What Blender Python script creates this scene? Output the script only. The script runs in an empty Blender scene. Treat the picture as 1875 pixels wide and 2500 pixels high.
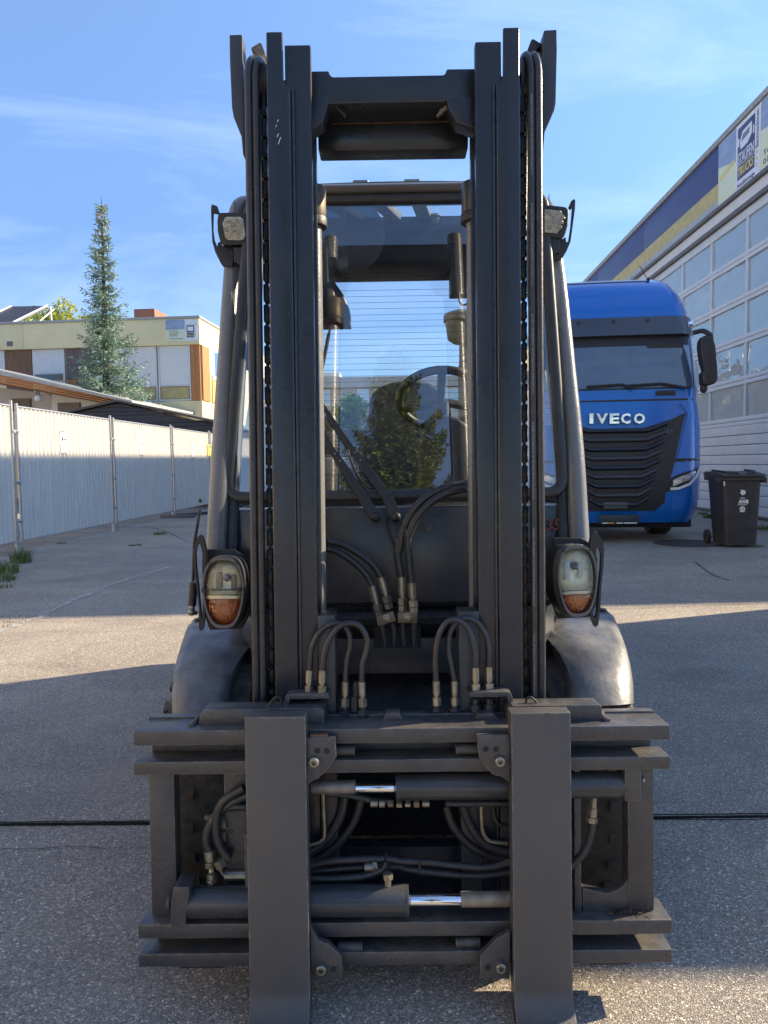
import bpy, bmesh, math, random
from mathutils import Vector as V, Matrix as Mx, noise
from math import sin, cos, pi, tan, atan, atan2, sqrt, radians as R
random.seed(7)
sc = bpy.context.scene
col = sc.collection

# ------------------------------------------------------------------ camera
FPX, CH = 1850.0, 1.20
YAW, PITCH, ROLL = 0.0095, R(3.7), -0.015
ROT = Mx.Rotation(YAW, 4, 'Z') @ Mx.Rotation(pi/2 - PITCH, 4, 'X') @ Mx.Rotation(ROLL, 4, 'Z')
CAM = V((0, 0, CH))
cd = bpy.data.cameras.new('camera'); cam = bpy.data.objects.new('camera', cd); col.objects.link(cam)
cam.matrix_world = Mx.Translation(CAM) @ ROT
cd.sensor_fit = 'VERTICAL'; cd.sensor_height = 36; cd.sensor_width = 27; cd.lens = FPX/2500*36
cd.clip_start = 0.05; cd.clip_end = 3000
sc.camera = cam

# ------------------------------------------------------------------ sky and sun
SUN_AZ, SUN_EL = R(19.3), R(26.8)          # azimuth measured from +X towards +Y
SDIR = V((cos(SUN_EL)*cos(SUN_AZ), cos(SUN_EL)*sin(SUN_AZ), sin(SUN_EL)))
w = bpy.data.worlds.new('World'); sc.world = w; w.use_nodes = True
nt = w.node_tree; nt.nodes.clear()
def N(tree, kind, **kw):
    n = tree.nodes.new(kind)
    for k, v in kw.items():
        if k[0] == '_': setattr(n, k[1:], v)
        else: n.inputs[k].default_value = v
    return n
wo = N(nt, 'ShaderNodeOutputWorld'); wb = N(nt, 'ShaderNodeBackground', Strength=0.145)
sky = N(nt, 'ShaderNodeTexSky', _sky_type='NISHITA', _sun_disc=False)
sky.sun_elevation = SUN_EL; sky.sun_rotation = pi/2 - SUN_AZ
sky.altitude = 2600; sky.air_density = 1.15; sky.dust_density = 0.15; sky.ozone_density = 2.2
tc = N(nt, 'ShaderNodeTexCoord'); mp = N(nt, 'ShaderNodeMapping')
mp.inputs['Scale'].default_value = (1.1, 2.6, 5.5); mp.inputs['Rotation'].default_value = (0.15, 0.35, 0.5)
cn = N(nt, 'ShaderNodeTexNoise', Scale=1.5, Detail=7, Roughness=0.62, Distortion=0.7)
cr = N(nt, 'ShaderNodeValToRGB'); cr.color_ramp.elements[0].position = 0.47; cr.color_ramp.elements[1].position = 0.86
cr.color_ramp.elements[0].color = (0, 0, 0, 1); cr.color_ramp.elements[1].color = (0.24, 0.24, 0.24, 1)
mxw = N(nt, 'ShaderNodeMixRGB', Color2=(4.6, 5.2, 6.0, 1))
sxz = N(nt, 'ShaderNodeSeparateXYZ'); hzr = N(nt, 'ShaderNodeValToRGB'); tint = N(nt, 'ShaderNodeMixRGB', _blend_type='MULTIPLY', Fac=1.0)
for i_, (p_, c_) in enumerate(((0.0, (.38, .43, .52)), (.22, (.46, .51, .60)), (.38, (.66, .71, .80)), (.55, (.88, .90, .93)))):
    e_ = hzr.color_ramp.elements[i_] if i_ < 2 else hzr.color_ramp.elements.new(p_)
    e_.position = p_; e_.color = c_+(1,)
nt.links.new(tc.outputs['Generated'], sxz.inputs[0]); nt.links.new(sxz.outputs[2], hzr.inputs[0])
nt.links.new(sky.outputs[0], tint.inputs[1]); nt.links.new(hzr.outputs[0], tint.inputs[2])
for a, b in ((tc.outputs['Generated'], mp.inputs[0]), (mp.outputs[0], cn.inputs['Vector']), (cn.outputs[0], cr.inputs[0]),
             (cr.outputs[0], mxw.inputs[0]), (tint.outputs[0], mxw.inputs[1]), (mxw.outputs[0], wb.inputs[0]), (wb.outputs[0], wo.inputs[0])):
    nt.links.new(a, b)
ld = bpy.data.lights.new('sun', 'SUN'); ld.energy = 4.3; ld.angle = R(0.5); ld.color = (1.0, 0.83, 0.59)
lo = bpy.data.objects.new('sun', ld); col.objects.link(lo); lo.rotation_euler = SDIR.to_track_quat('Z', 'Y').to_euler()
sc.view_settings.view_transform = 'Standard'; sc.view_settings.look = 'None'
sc.view_settings.exposure = 1.42; sc.view_settings.gamma = 1; sc.view_settings.use_curve_mapping = False

# ------------------------------------------------------------------ materials
def mat(name, c, rough=0.6, metal=0.0, var=0.15, vs=6.0, bump=0.0, bs=60.0, spec=0.5, dust=0.0, dustc=(.35, .3, .23),
        scratch=0.0, coat=0.0, grain=None, rvar=0.0, edge=0.0):
    m = bpy.data.materials.new(name); m.use_nodes = True; t = m.node_tree; L = t.links.new
    p = t.nodes['Principled BSDF']
    p.inputs['Roughness'].default_value = rough; p.inputs['Metallic'].default_value = metal
    p.inputs['Specular IOR Level'].default_value = spec; p.inputs['Coat Weight'].default_value = coat
    co = N(t, 'ShaderNodeTexCoord')
    vec = co.outputs['Object']
    if grain:
        mg = N(t, 'ShaderNodeMapping'); mg.inputs['Scale'].default_value = grain; L(vec, mg.inputs[0]); gvec = mg.outputs[0]
    else: gvec = vec
    n1 = N(t, 'ShaderNodeTexNoise', Scale=vs, Detail=6, Roughness=0.6); L(gvec, n1.inputs['Vector'])
    r1 = N(t, 'ShaderNodeValToRGB')
    r1.color_ramp.elements[0].position = .3; r1.color_ramp.elements[1].position = .7
    r1.color_ramp.elements[0].color = tuple(max(0, x*(1-var)) for x in c) + (1,)
    r1.color_ramp.elements[1].color = tuple(min(1, x*(1+var)) for x in c) + (1,)
    L(n1.outputs[0], r1.inputs[0]); out = r1.outputs[0]
    if dust:
        n2 = N(t, 'ShaderNodeTexNoise', Scale=vs*2.3, Detail=8, Roughness=0.7); L(vec, n2.inputs['Vector'])
        ge = N(t, 'ShaderNodeNewGeometry'); sx = N(t, 'ShaderNodeSeparateXYZ'); L(ge.outputs['Normal'], sx.inputs[0])
        mr = N(t, 'ShaderNodeMapRange'); mr.inputs['From Min'].default_value = .42; mr.inputs['From Max'].default_value = .72
        L(n2.outputs[0], mr.inputs['Value'])
        up = N(t, 'ShaderNodeMapRange'); up.inputs['From Min'].default_value = -.3; up.inputs['From Max'].default_value = 1
        up.inputs['To Min'].default_value = .15; L(sx.outputs[2], up.inputs['Value'])
        mu = N(t, 'ShaderNodeMath', _operation='MULTIPLY'); L(mr.outputs[0], mu.inputs[0]); L(up.outputs[0], mu.inputs[1])
        m2 = N(t, 'ShaderNodeMath', _operation='MULTIPLY'); L(mu.outputs[0], m2.inputs[0]); m2.inputs[1].default_value = dust
        mx = N(t, 'ShaderNodeMixRGB', Color2=dustc + (1,)); L(m2.outputs[0], mx.inputs[0]); L(out, mx.inputs[1]); out = mx.outputs[0]
    if scratch:
        ms = N(t, 'ShaderNodeMapping'); ms.inputs['Scale'].default_value = (9, 9, 1.6); ms.inputs['Rotation'].default_value = (.3, .5, .2)
        L(vec, ms.inputs[0])
        n3 = N(t, 'ShaderNodeTexNoise', Scale=9, Detail=5, Roughness=.75, Distortion=1.5); L(ms.outputs[0], n3.inputs['Vector'])
        r3 = N(t, 'ShaderNodeValToRGB'); r3.color_ramp.elements[0].position = .66; r3.color_ramp.elements[1].position = .70
        L(n3.outputs[0], r3.inputs[0])
        m3 = N(t, 'ShaderNodeMath', _operation='MULTIPLY'); L(r3.outputs[0], m3.inputs[0]); m3.inputs[1].default_value = scratch
        mx = N(t, 'ShaderNodeMixRGB', Color2=(.3, .29, .28, 1)); L(m3.outputs[0], mx.inputs[0]); L(out, mx.inputs[1]); out = mx.outputs[0]
    if edge:
        gp2 = N(t, 'ShaderNodeNewGeometry'); bv = N(t, 'ShaderNodeBevel', Radius=.005, _samples=4)
        dt = N(t, 'ShaderNodeVectorMath', _operation='DOT_PRODUCT'); L(bv.outputs[0], dt.inputs[0]); L(gp2.outputs['True Normal'], dt.inputs[1])
        me_ = N(t, 'ShaderNodeMapRange'); me_.inputs['From Min'].default_value = .97; me_.inputs['From Max'].default_value = .86
        L(dt.outputs['Value'], me_.inputs['Value'])
        n4 = N(t, 'ShaderNodeTexNoise', Scale=38, Detail=5, Roughness=.7); L(vec, n4.inputs['Vector'])
        m4_ = N(t, 'ShaderNodeMapRange'); m4_.inputs['From Min'].default_value = .40; m4_.inputs['From Max'].default_value = .66; L(n4.outputs[0], m4_.inputs['Value'])
        k4 = N(t, 'ShaderNodeMath', _operation='MULTIPLY'); L(me_.outputs[0], k4.inputs[0]); L(m4_.outputs[0], k4.inputs[1])
        k5 = N(t, 'ShaderNodeMath', _operation='MULTIPLY'); L(k4.outputs[0], k5.inputs[0]); k5.inputs[1].default_value = edge
        mx = N(t, 'ShaderNodeMixRGB', Color2=(.42, .40, .37, 1)); L(k5.outputs[0], mx.inputs[0]); L(out, mx.inputs[1]); out = mx.outputs[0]
    L(out, p.inputs['Base Color'])
    if rvar:
        rr = N(t, 'ShaderNodeMapRange'); rr.inputs['To Min'].default_value = max(.02, rough-rvar); rr.inputs['To Max'].default_value = min(1, rough+rvar)
        rr.inputs['From Min'].default_value = .3; rr.inputs['From Max'].default_value = .7
        nr = N(t, 'ShaderNodeTexNoise', Scale=vs*3, Detail=5); L(vec, nr.inputs['Vector']); L(nr.outputs[0], rr.inputs['Value']); L(rr.outputs[0], p.inputs['Roughness'])
    if bump:
        nb = N(t, 'ShaderNodeTexNoise', Scale=bs, Detail=4, Roughness=.6); L(gvec, nb.inputs['Vector'])
        b = N(t, 'ShaderNodeBump', Strength=bump, Distance=.01); L(nb.outputs[0], b.inputs['Height']); L(b.outputs[0], p.inputs['Normal'])
    return m

def glassmat(name, tint=(.85, .9, .92), refl=.10, rough=.01, bump=0, bs=2.0, body=None, bodyf=0):
    m = bpy.data.materials.new(name); m.use_nodes = True; t = m.node_tree; t.nodes.clear(); L = t.links.new
    o = N(t, 'ShaderNodeOutputMaterial'); tr = N(t, 'ShaderNodeBsdfTransparent', Color=tint + (1,))
    gl = N(t, 'ShaderNodeBsdfGlossy', Roughness=rough); fr = N(t, 'ShaderNodeFresnel', IOR=1.5)
    ad = N(t, 'ShaderNodeMath', _operation='ADD'); L(fr.outputs[0], ad.inputs[0]); ad.inputs[1].default_value = refl
    mx = N(t, 'ShaderNodeMixShader'); L(ad.outputs[0], mx.inputs[0]); L(tr.outputs[0], mx.inputs[1]); L(gl.outputs[0], mx.inputs[2])
    last = mx.outputs[0]
    if body:
        df = N(t, 'ShaderNodeBsdfDiffuse', Color=body + (1,)); m2 = N(t, 'ShaderNodeMixShader', Fac=bodyf)
        L(last, m2.inputs[1]); L(df.outputs[0], m2.inputs[2]); last = m2.outputs[0]
    if bump:
        co = N(t, 'ShaderNodeTexCoord'); nb = N(t, 'ShaderNodeTexNoise', Scale=bs, Detail=2, Distortion=1.2); L(co.outputs['Object'], nb.inputs['Vector'])
        b = N(t, 'ShaderNodeBump', Strength=bump, Distance=.1); L(nb.outputs[0], b.inputs['Height']); L(b.outputs[0], gl.inputs['Normal'])
    L(last, o.inputs[0]); return m

M = {}
M['paint'] = mat('anthracite_paint', (.034, .037, .042), .36, edge=.35, var=.08, vs=3, bump=.10, bs=90, dust=.08, scratch=.06, rvar=.12, spec=.5)
M['rail'] = mat('mast_paint', (.017, .021, .028), .27, edge=.25, var=.10, vs=2.5, bump=.08, bs=70, dust=.05, scratch=.06, rvar=.12, spec=.5)
M['fork'] = mat('fork_paint', (.078, .072, .068), .46, edge=.7, var=.05, vs=2, bump=.22, bs=140, dust=.08, scratch=.05, rvar=.1)
M['bar'] = mat('carriage_paint', (.047, .047, .050), .34, edge=.6, var=.08, vs=3, bump=.18, bs=90, dust=.34, dustc=(.33, .28, .21), scratch=.08, rvar=.12)
M['cab'] = mat('cab_paint', (.036, .040, .046), .28, var=.12, vs=3, bump=.06, bs=120, dust=.10, scratch=.05, rvar=.08)
M['fender'] = mat('fender_plastic', (.085, .087, .092), .42, var=.07, vs=5, bump=.12, bs=50, dust=.5, dustc=(.32, .30, .26), scratch=.35, rvar=.14)
M['pillar'] = mat('pillar_paint', (.17, .17, .165), .27, var=.06, vs=8, bump=.1, bs=150, dust=.15, rvar=.06)
M['black'] = mat('black_plastic', (.016, .016, .018), .5, var=.2, vs=12, bump=.1, bs=120, dust=.08)
M['hose'] = mat('hose_rubber', (.024, .025, .028), .36, var=.25, vs=14, bump=.1, bs=160, dust=.12, rvar=.1)
M['chain'] = mat('greased_chain', (.018, .016, .014), .28, metal=.6, var=.5, vs=40, rvar=.1)
M['tyre'] = mat('tyre_rubber', (.03, .028, .026), .85, var=.3, vs=12, bump=.4, bs=60, dust=.55, dustc=(.2, .17, .13))
M['steel'] = mat('zinc_fitting', (.30, .28, .22), .36, metal=.8, var=.3, vs=40, bump=.1, bs=150, dust=.2)
M['brass'] = mat('brown_valve_metal', (.22, .17, .12), .5, metal=.6, var=.3, vs=30, bump=.2, bs=90)
M['chrome'] = mat('chrome', (.85, .85, .87), .06, metal=1, var=.03)
M['rust'] = mat('rust', (.20, .09, .045), .85, var=.45, vs=30, bump=.4, bs=120)
M['dark'] = mat('underbody', (.012, .013, .018), .8, var=.3, vs=6, dust=.1)
M['olive'] = mat('valve_block', (.17, .16, .12), .5, metal=.4, var=.25, vs=18, bump=.2, bs=70, dust=.3)
M['wglass'] = glassmat('windscreen_glass', (.90, .94, .95), .16)
M['rglass'] = glassmat('rear_glass', (.9, .95, .97), .03)
M['seal'] = mat('rubber_seal', (.028, .030, .033), .5, var=.2, dust=.15)
M['lampglass'] = glassmat('lamp_glass', (.93, .91, .80), .06, bump=.25, bs=60)
M['amberglass'] = glassmat('amber_glass', (.98, .50, .18), .06, bump=.5, bs=80, body=(1.0, .46, .11), bodyf=.4)
M['refl'] = mat('lamp_reflector', (.88, .84, .64), .3, metal=.25, var=.25, vs=25, bump=.5, bs=25)
M['ledlens'] = mat('led_lens', (.42, .40, .31), .3, metal=.2, var=.35, vs=60, bump=.6, bs=260, spec=.8)
M['white'] = mat('white_paint', (.78, .78, .76), .5, var=.04)
M['seat'] = mat('seat_fabric', (.05, .052, .06), .85, var=.2, vs=20, bump=.3, bs=150)

def asphalt():
    m = bpy.data.materials.new('asphalt'); m.use_nodes = True; t = m.node_tree; L = t.links.new; p = t.nodes['Principled BSDF']
    co = N(t, 'ShaderNodeTexCoord'); vec = co.outputs['Object']
    big = N(t, 'ShaderNodeTexNoise', Scale=.55, Detail=8, Roughness=.62); L(vec, big.inputs['Vector'])
    rb = N(t, 'ShaderNodeValToRGB'); e = rb.color_ramp.elements
    e[0].position = .33; e[0].color = (.45, .40, .345, 1); e[1].position = .68; e[1].color = (.60, .53, .445, 1)
    L(big.outputs[0], rb.inputs[0])
    mps = N(t, 'ShaderNodeMapping'); mps.inputs['Scale'].default_value = (.7, 1.2, 1); L(vec, mps.inputs[0])
    st = N(t, 'ShaderNodeTexNoise', Scale=1.3, Detail=9, Roughness=.7, Distortion=.6); L(mps.outputs[0], st.inputs['Vector'])
    rs = N(t, 'ShaderNodeValToRGB'); rs.color_ramp.elements[0].position = .35; rs.color_ramp.elements[0].color = (.84, .84, .85, 1)
    rs.color_ramp.elements[1].position = .7; rs.color_ramp.elements[1].color = (1.12, 1.11, 1.09, 1); L(st.outputs[0], rs.inputs[0])
    mm = N(t, 'ShaderNodeMixRGB', _blend_type='MULTIPLY', Fac=1.0); L(rb.outputs[0], mm.inputs[1]); L(rs.outputs[0], mm.inputs[2])
    # aggregate
    wn = N(t, 'ShaderNodeTexNoise', Scale=60, Detail=2); L(vec, wn.inputs['Vector'])
    wm = N(t, 'ShaderNodeMixRGB', Fac=.006, _blend_type='ADD'); L(vec, wm.inputs[1]); L(wn.outputs['Color'], wm.inputs[2])
    vo = N(t, 'ShaderNodeTexVoronoi', Scale=190, Randomness=1.0); L(wm.outputs[0], vo.inputs['Vector'])
    sx = N(t, 'ShaderNodeSeparateColor'); L(vo.outputs['Color'], sx.inputs[0])
    ra = N(t, 'ShaderNodeValToRGB'); e = ra.color_ramp.elements
    e[0].position = 0; e[0].color = (.55, .55, .56, 1); e[1].position = .72; e[1].color = (1.12, 1.11, 1.09, 1)
    q = ra.color_ramp.elements.new(.93); q.color = (1.5, 1.47, 1.42, 1); q = ra.color_ramp.elements.new(.985); q.color = (2.2, 2.15, 2.05, 1)
    L(sx.outputs[0], ra.inputs[0])
    ve = N(t, 'ShaderNodeTexVoronoi', _feature='DISTANCE_TO_EDGE', Scale=190); L(wm.outputs[0], ve.inputs['Vector'])
    re_ = N(t, 'ShaderNodeMapRange'); re_.inputs['From Max'].default_value = .16; re_.inputs['To Min'].default_value = .38; L(ve.outputs['Distance'], re_.inputs['Value'])
    m3 = N(t, 'ShaderNodeMixRGB', _blend_type='MULTIPLY', Fac=1.0); L(mm.outputs[0], m3.inputs[1]); L(ra.outputs[0], m3.inputs[2])
    m4 = N(t, 'ShaderNodeMixRGB', _blend_type='MULTIPLY', Fac=1.0); L(m3.outputs[0], m4.inputs[1]); L(re_.outputs[0], m4.inputs[2])
    # cracks
    ms = N(t, 'ShaderNodeMapping'); ms.inputs['Scale'].default_value = (.5, .8, 1); L(vec, ms.inputs[0])
    wd = N(t, 'ShaderNodeTexNoise', Scale=2.2, Detail=6, Roughness=.7); L(ms.outputs[0], wd.inputs['Vector'])
    wa = N(t, 'ShaderNodeMixRGB', Fac=.35, _blend_type='ADD'); L(ms.outputs[0], wa.inputs[1]); L(wd.outputs['Color'], wa.inputs[2])
    vc = N(t, 'ShaderNodeTexVoronoi', _feature='DISTANCE_TO_EDGE', Scale=.35); L(wa.outputs[0], vc.inputs['Vector'])
    rc = N(t, 'ShaderNodeMapRange'); rc.inputs['From Max'].default_value = .0035; rc.inputs['To Min'].default_value = .80; L(vc.outputs['Distance'], rc.inputs['Value'])
    m5 = N(t, 'ShaderNodeMixRGB', _blend_type='MULTIPLY', Fac=1.0); L(m4.outputs[0], m5.inputs[1]); L(rc.outputs[0], m5.inputs[2])
    # pale dusty scuffs
    nd = N(t, 'ShaderNodeTexNoise', Scale=.9, Detail=10, Roughness=.72, Distortion=1.0); L(mps.outputs[0], nd.inputs['Vector'])
    rd = N(t, 'ShaderNodeMapRange'); rd.inputs['From Min'].default_value = .56; rd.inputs['From Max'].default_value = .78; rd.inputs['To Max'].default_value = .5; L(nd.outputs[0], rd.inputs['Value'])
    m6 = N(t, 'ShaderNodeMixRGB', Color2=(.55, .46, .36, 1)); L(rd.outputs[0], m6.inputs[0]); L(m5.outputs[0], m6.inputs[1])
    no = N(t, 'ShaderNodeTexNoise', Scale=.8, Detail=7, Roughness=.6, Distortion=.4); L(vec, no.inputs['Vector'])
    ro = N(t, 'ShaderNodeMapRange'); ro.inputs['From Min'].default_value = .58; ro.inputs['From Max'].default_value = .74; ro.inputs['To Max'].default_value = .38; L(no.outputs[0], ro.inputs['Value'])
    m7 = N(t, 'ShaderNodeMixRGB', Color2=(.07, .065, .065, 1)); L(ro.outputs[0], m7.inputs[0]); L(m6.outputs[0], m7.inputs[1])
    L(m7.outputs[0], p.inputs['Base Color']); p.inputs['Roughness'].default_value = .82; p.inputs['Specular IOR Level'].default_value = .2
    hh = N(t, 'ShaderNodeMath', _operation='MULTIPLY'); L(sx.outputs[0], hh.inputs[0]); L(re_.outputs[0], hh.inputs[1])
    fb = N(t, 'ShaderNodeTexNoise', Scale=240, Detail=3); L(vec, fb.inputs['Vector'])
    ha = N(t, 'ShaderNodeMath', _operation='ADD'); L(hh.outputs[0], ha.inputs[0]); L(fb.outputs[0], ha.inputs[1])
    b = N(t, 'ShaderNodeBump', Strength=1.0, Distance=.006); L(ha.outputs[0], b.inputs['Height']); L(b.outputs[0], p.inputs['Normal'])
    return m
M['asphalt'] = asphalt()

# ------------------------------------------------------------------ geometry helpers
I4 = Mx.Identity(4)
def hit(u, v, F=I4, ax=1, val=0.0):
    d = ROT.to_3x3() @ V(((u-937.5)/FPX, (1250-v)/FPX, -1))
    Fi = F.inverted(); o = Fi @ CAM; d = Fi.to_3x3() @ d
    return o + d*((val-o[ax])/d[ax])
def spline(pts, k=8):
    pts = [V(p) for p in pts]
    if len(pts) < 3: return pts
    P = [pts[0]*2-pts[1]] + pts + [pts[-1]*2-pts[-2]]; out = []
    for i in range(1, len(P)-2):
        a, b, c, d = P[i-1:i+3]
        for j in range(k):
            t = j/k
            out.append(.5*((2*b)+(c-a)*t+(2*a-5*b+4*c-d)*t*t+(3*b-a-3*c+d)*t**3))
    out.append(pts[-1]); return out
class MB:
    def __init__(s): s.v = []; s.f = []
    def add(s, vs, fs):
        o = len(s.v); s.v += [V(x) for x in vs]; s.f += [tuple(i+o for i in f) for f in fs]; return s
    def box(s, x0, x1, y0, y1, z0, z1):
        if x0 > x1: x0, x1 = x1, x0
        if y0 > y1: y0, y1 = y1, y0
        if z0 > z1: z0, z1 = z1, z0
        return s.add([(x, y, z) for z in (z0, z1) for y in (y0, y1) for x in (x0, x1)],
                     [(0, 2, 3, 1), (4, 5, 7, 6), (0, 1, 5, 4), (2, 6, 7, 3), (0, 4, 6, 2), (1, 3, 7, 5)])
    def prism(s, pts, a0, a1, ax=1):
        def mk(p, a):
            return (p[0], a, p[1]) if ax == 1 else ((a, p[0], p[1]) if ax == 0 else (p[0], p[1], a))
        n = len(pts)
        return s.add([mk(p, a0) for p in pts]+[mk(p, a1) for p in pts],
                     [tuple(range(n)), tuple(range(2*n-1, n-1, -1))]+[(i, i+n, (i+1) % n+n, (i+1) % n) for i in range(n)])
    def tube(s, path, r, n=10, cap=True):
        path = [V(p) for p in path]; m = len(path)
        rr = r if isinstance(r, (list, tuple)) else [r]*m
        t = (path[1]-path[0]).normalized(); a = t.orthogonal().normalized(); vs = []
        for i in range(m):
            t2 = (path[min(i+1, m-1)]-path[max(i-1, 0)]).normalized()
            a = (a-t2*a.dot(t2)).normalized(); b = t2.cross(a)
            for j in range(n):
                q = 2*pi*j/n; vs.append(path[i]+(a*cos(q)+b*sin(q))*rr[i])
        fs = [(i*n+j, i*n+(j+1) % n, (i+1)*n+(j+1) % n, (i+1)*n+j) for i in range(m-1) for j in range(n)]
        if cap: fs += [tuple(range(n-1, -1, -1)), tuple((m-1)*n+j for j in range(n))]
        return s.add(vs, fs)
    def cyl(s, a, b, r, n=16, r2=None): return s.tube([a, b], [r, r if r2 is None else r2], n)
    def rev(s, prof, c, axis=0, n=32):     # prof: (axial, radius)
        vs = []
        for (a, r) in prof:
            for j in range(n):
                q = 2*pi*j/n
                vs.append(V(c)+(V((a, r*cos(q), r*sin(q))) if axis == 0 else V((r*cos(q), a, r*sin(q))) if axis == 1 else V((r*cos(q), r*sin(q), a))))
        m = len(prof)
        return s.add(vs, [(i*n+j, i*n+(j+1) % n, (i+1)*n+(j+1) % n, (i+1)*n+j) for i in range(m-1) for j in range(n)])
    def ball(s, c, r, n=12, sc_=(1, 1, 1)):
        c = V(c); vs = []
        for i in range(n//2+1):
            th = pi*i/(n//2)
            for j in range(n):
                q = 2*pi*j/n; vs.append(c+V((r*sc_[0]*sin(th)*cos(q), r*sc_[1]*sin(th)*sin(q), r*sc_[2]*cos(th))))
        return s.add(vs, [(i*n+j, (i+1)*n+j, (i+1)*n+(j+1) % n, i*n+(j+1) % n) for i in range(n//2) for j in range(n)])
    def grid(s, rows):
        m, n = len(rows), len(rows[0])
        return s.add([p for r in rows for p in r], [(i*n+j, i*n+j+1, (i+1)*n+j+1, (i+1)*n+j) for i in range(m-1) for j in range(n-1)])
    def pbox(s, u0, v0, u1, v1, y0, y1, F):
        um, vm = (u0+u1)/2, (v0+v1)/2
        return s.box(hit(u0, vm, F, 1, y0).x, hit(u1, vm, F, 1, y0).x, y0, y1, hit(um, v1, F, 1, y0).z, hit(um, v0, F, 1, y0).z)
def wloc(o):
    p = V((0, 0, 0))
    while o: p += o.location; o = o.parent
    return p
def mesh(mb, name, F=I4, off=V((0, 0, 0)), bevel=0.0, smooth=35, seg=2, solid=0):
    me = bpy.data.meshes.new(name); me.from_pydata([F @ x - off for x in mb.v], [], mb.f)
    bm = bmesh.new(); bm.from_mesh(me)
    bmesh.ops.remove_doubles(bm, verts=bm.verts, dist=1e-5)
    bmesh.ops.recalc_face_normals(bm, faces=bm.faces)
    if solid:
        bmesh.ops.solidify(bm, geom=bm.faces[:], thickness=solid); bmesh.ops.recalc_face_normals(bm, faces=bm.faces)
    if bevel:
        es = [e for e in bm.edges if len(e.link_faces) == 2 and e.calc_face_angle(0) > .5]
        bmesh.ops.bevel(bm, geom=es, offset=bevel, segments=seg, affect='EDGES', clamp_overlap=True, profile=.6)
    bm.to_mesh(me); bm.free()
    if smooth:
        me.shade_smooth(); me.set_sharp_from_angle(angle=R(smooth))
    return me
def obj(name, mb, m, parent=None, F=I4, bevel=0.0, smooth=35, seg=2, solid=0, label=None):
    me = mesh(mb, name, F, wloc(parent) if parent else V((0, 0, 0)), bevel, smooth, seg, solid)
    me.materials.append(m)
    o = bpy.data.objects.new(name, me); col.objects.link(o); o.parent = parent
    if label: o['label'] = label
    return o
def inst(o, d, parent='same'):
    c = o.copy(); col.objects.link(c); c.location = o.location + V(d)
    if parent != 'same': c.parent = parent
    return c
def thing(name, label, cat, loc=(0, 0, 0), group=None):
    o = bpy.data.objects.new(name, None); col.objects.link(o); o.location = loc; o.empty_display_size = .2
    o['label'] = label; o['category'] = cat
    if group: o['group'] = group
    return o
def tag(o, label, cat, group=None):
    o['label'] = label; o['category'] = cat
    if group: o['group'] = group
    return o
def kind(o, k='structure'): o['kind'] = k; return o
def textmesh(s, w, h, bold=0, shear=0, ext=.002):
    cu = bpy.data.curves.new('lettering', 'FONT'); cu.body = s; cu.extrude = ext; cu.offset = bold; cu.shear = shear; cu.resolution_u = 2
    o = bpy.data.objects.new('lettering', cu); col.objects.link(o)
    dg = bpy.context.evaluated_depsgraph_get(); dg.update()
    me = bpy.data.meshes.new_from_object(o.evaluated_get(dg)); bpy.data.objects.remove(o)
    xs = [v.co.x for v in me.vertices]; ys = [v.co.y for v in me.vertices]
    x0, x1, y0, y1 = min(xs), max(xs), min(ys), max(ys)
    mb = MB(); mb.v = [V(((v.co.x-x0)/(x1-x0)*w, -v.co.z, (v.co.y-y0)/(y1-y0)*h)) for v in me.vertices]
    mb.f = [tuple(p.vertices) for p in me.polygons]; return mb
def text(name, s, F, x, y, z, w, h, m, parent, bold=0, shear=0, ext=.002, rot=0):
    mb = textmesh(s, w, h, bold, shear, ext)
    G = F @ Mx.Translation((x, y, z)) @ Mx.Rotation(rot, 4, 'Y')
    return obj(name, mb, m, parent, G, smooth=0)

# ------------------------------------------------------------------ ground
gb = MB()
ys_ = [-60, -20, -6, 0, 2.467, 2.487, 3, 8, 20, 60, 200, 900]; xs_ = [-900, -200, -60, -15, -4, 0, 4, 15, 60, 200, 900]
for j in range(len(ys_)-1):
    for i in range(len(xs_)-1):
        if abs(ys_[j]-2.467) < 1e-6: continue
        gb.add([(xs_[i], ys_[j], 0), (xs_[i+1], ys_[j], 0), (xs_[i+1], ys_[j+1], 0), (xs_[i], ys_[j+1], 0)], [(0, 1, 2, 3)])
g = kind(obj('ground', gb, M['asphalt'], smooth=0))
jb = MB(); rnd = random.Random(3); n = 240; rowa, rowb, rowc = [], [], []
for i in range(n+1):
    x = -14+28*i/n; e = .004*sin(x*3.7)+rnd.uniform(-.005, .005)
    e2 = .004*sin(x*2.1)+rnd.uniform(-.004, .004); rowa.append((x, 2.4605+e, .0035)); rowb.append((x, 2.476, -.03)); rowc.append((x, 2.4925+e2, .0035))
jb.grid([rowa, rowb, rowc])
kind(obj('pavement_joint', jb, mat('joint_tar', (.022, .021, .02), .9, var=.4, vs=30, bump=.5, bs=80)))
cb = MB()
def crack(pts, wd, mb):
    P = spline([V((x, y, .005)) for x, y in pts], 10); a, b = [], []
    for i, p in enumerate(P):
        t = (P[min(i+1, len(P)-1)]-P[max(i-1, 0)]).normalized(); nn = V((-t.y, t.x, 0))
        j = V((rnd.uniform(-1, 1), rnd.uniform(-1, 1), 0))*wd*.8; ww = wd*rnd.uniform(.3, 1)
        a.append(p+j+nn*ww); b.append(p+j-nn*ww)
    mb.grid([a, b])
def gp(u, v): p = hit(u, v, I4, 2, 0); return (p.x, p.y)
crack([gp(0, 2075), gp(80, 2076), gp(170, 2070), gp(260, 2074), gp(355, 2073)], .0022, cb)
crack([gp(-60, 1940), gp(120, 1938), gp(250, 1939), gp(370, 1938)], .001, cb)
crack([gp(1450, 1487), gp(1550, 1486), gp(1700, 1480), gp(1880, 1475)], .006, cb)
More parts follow.
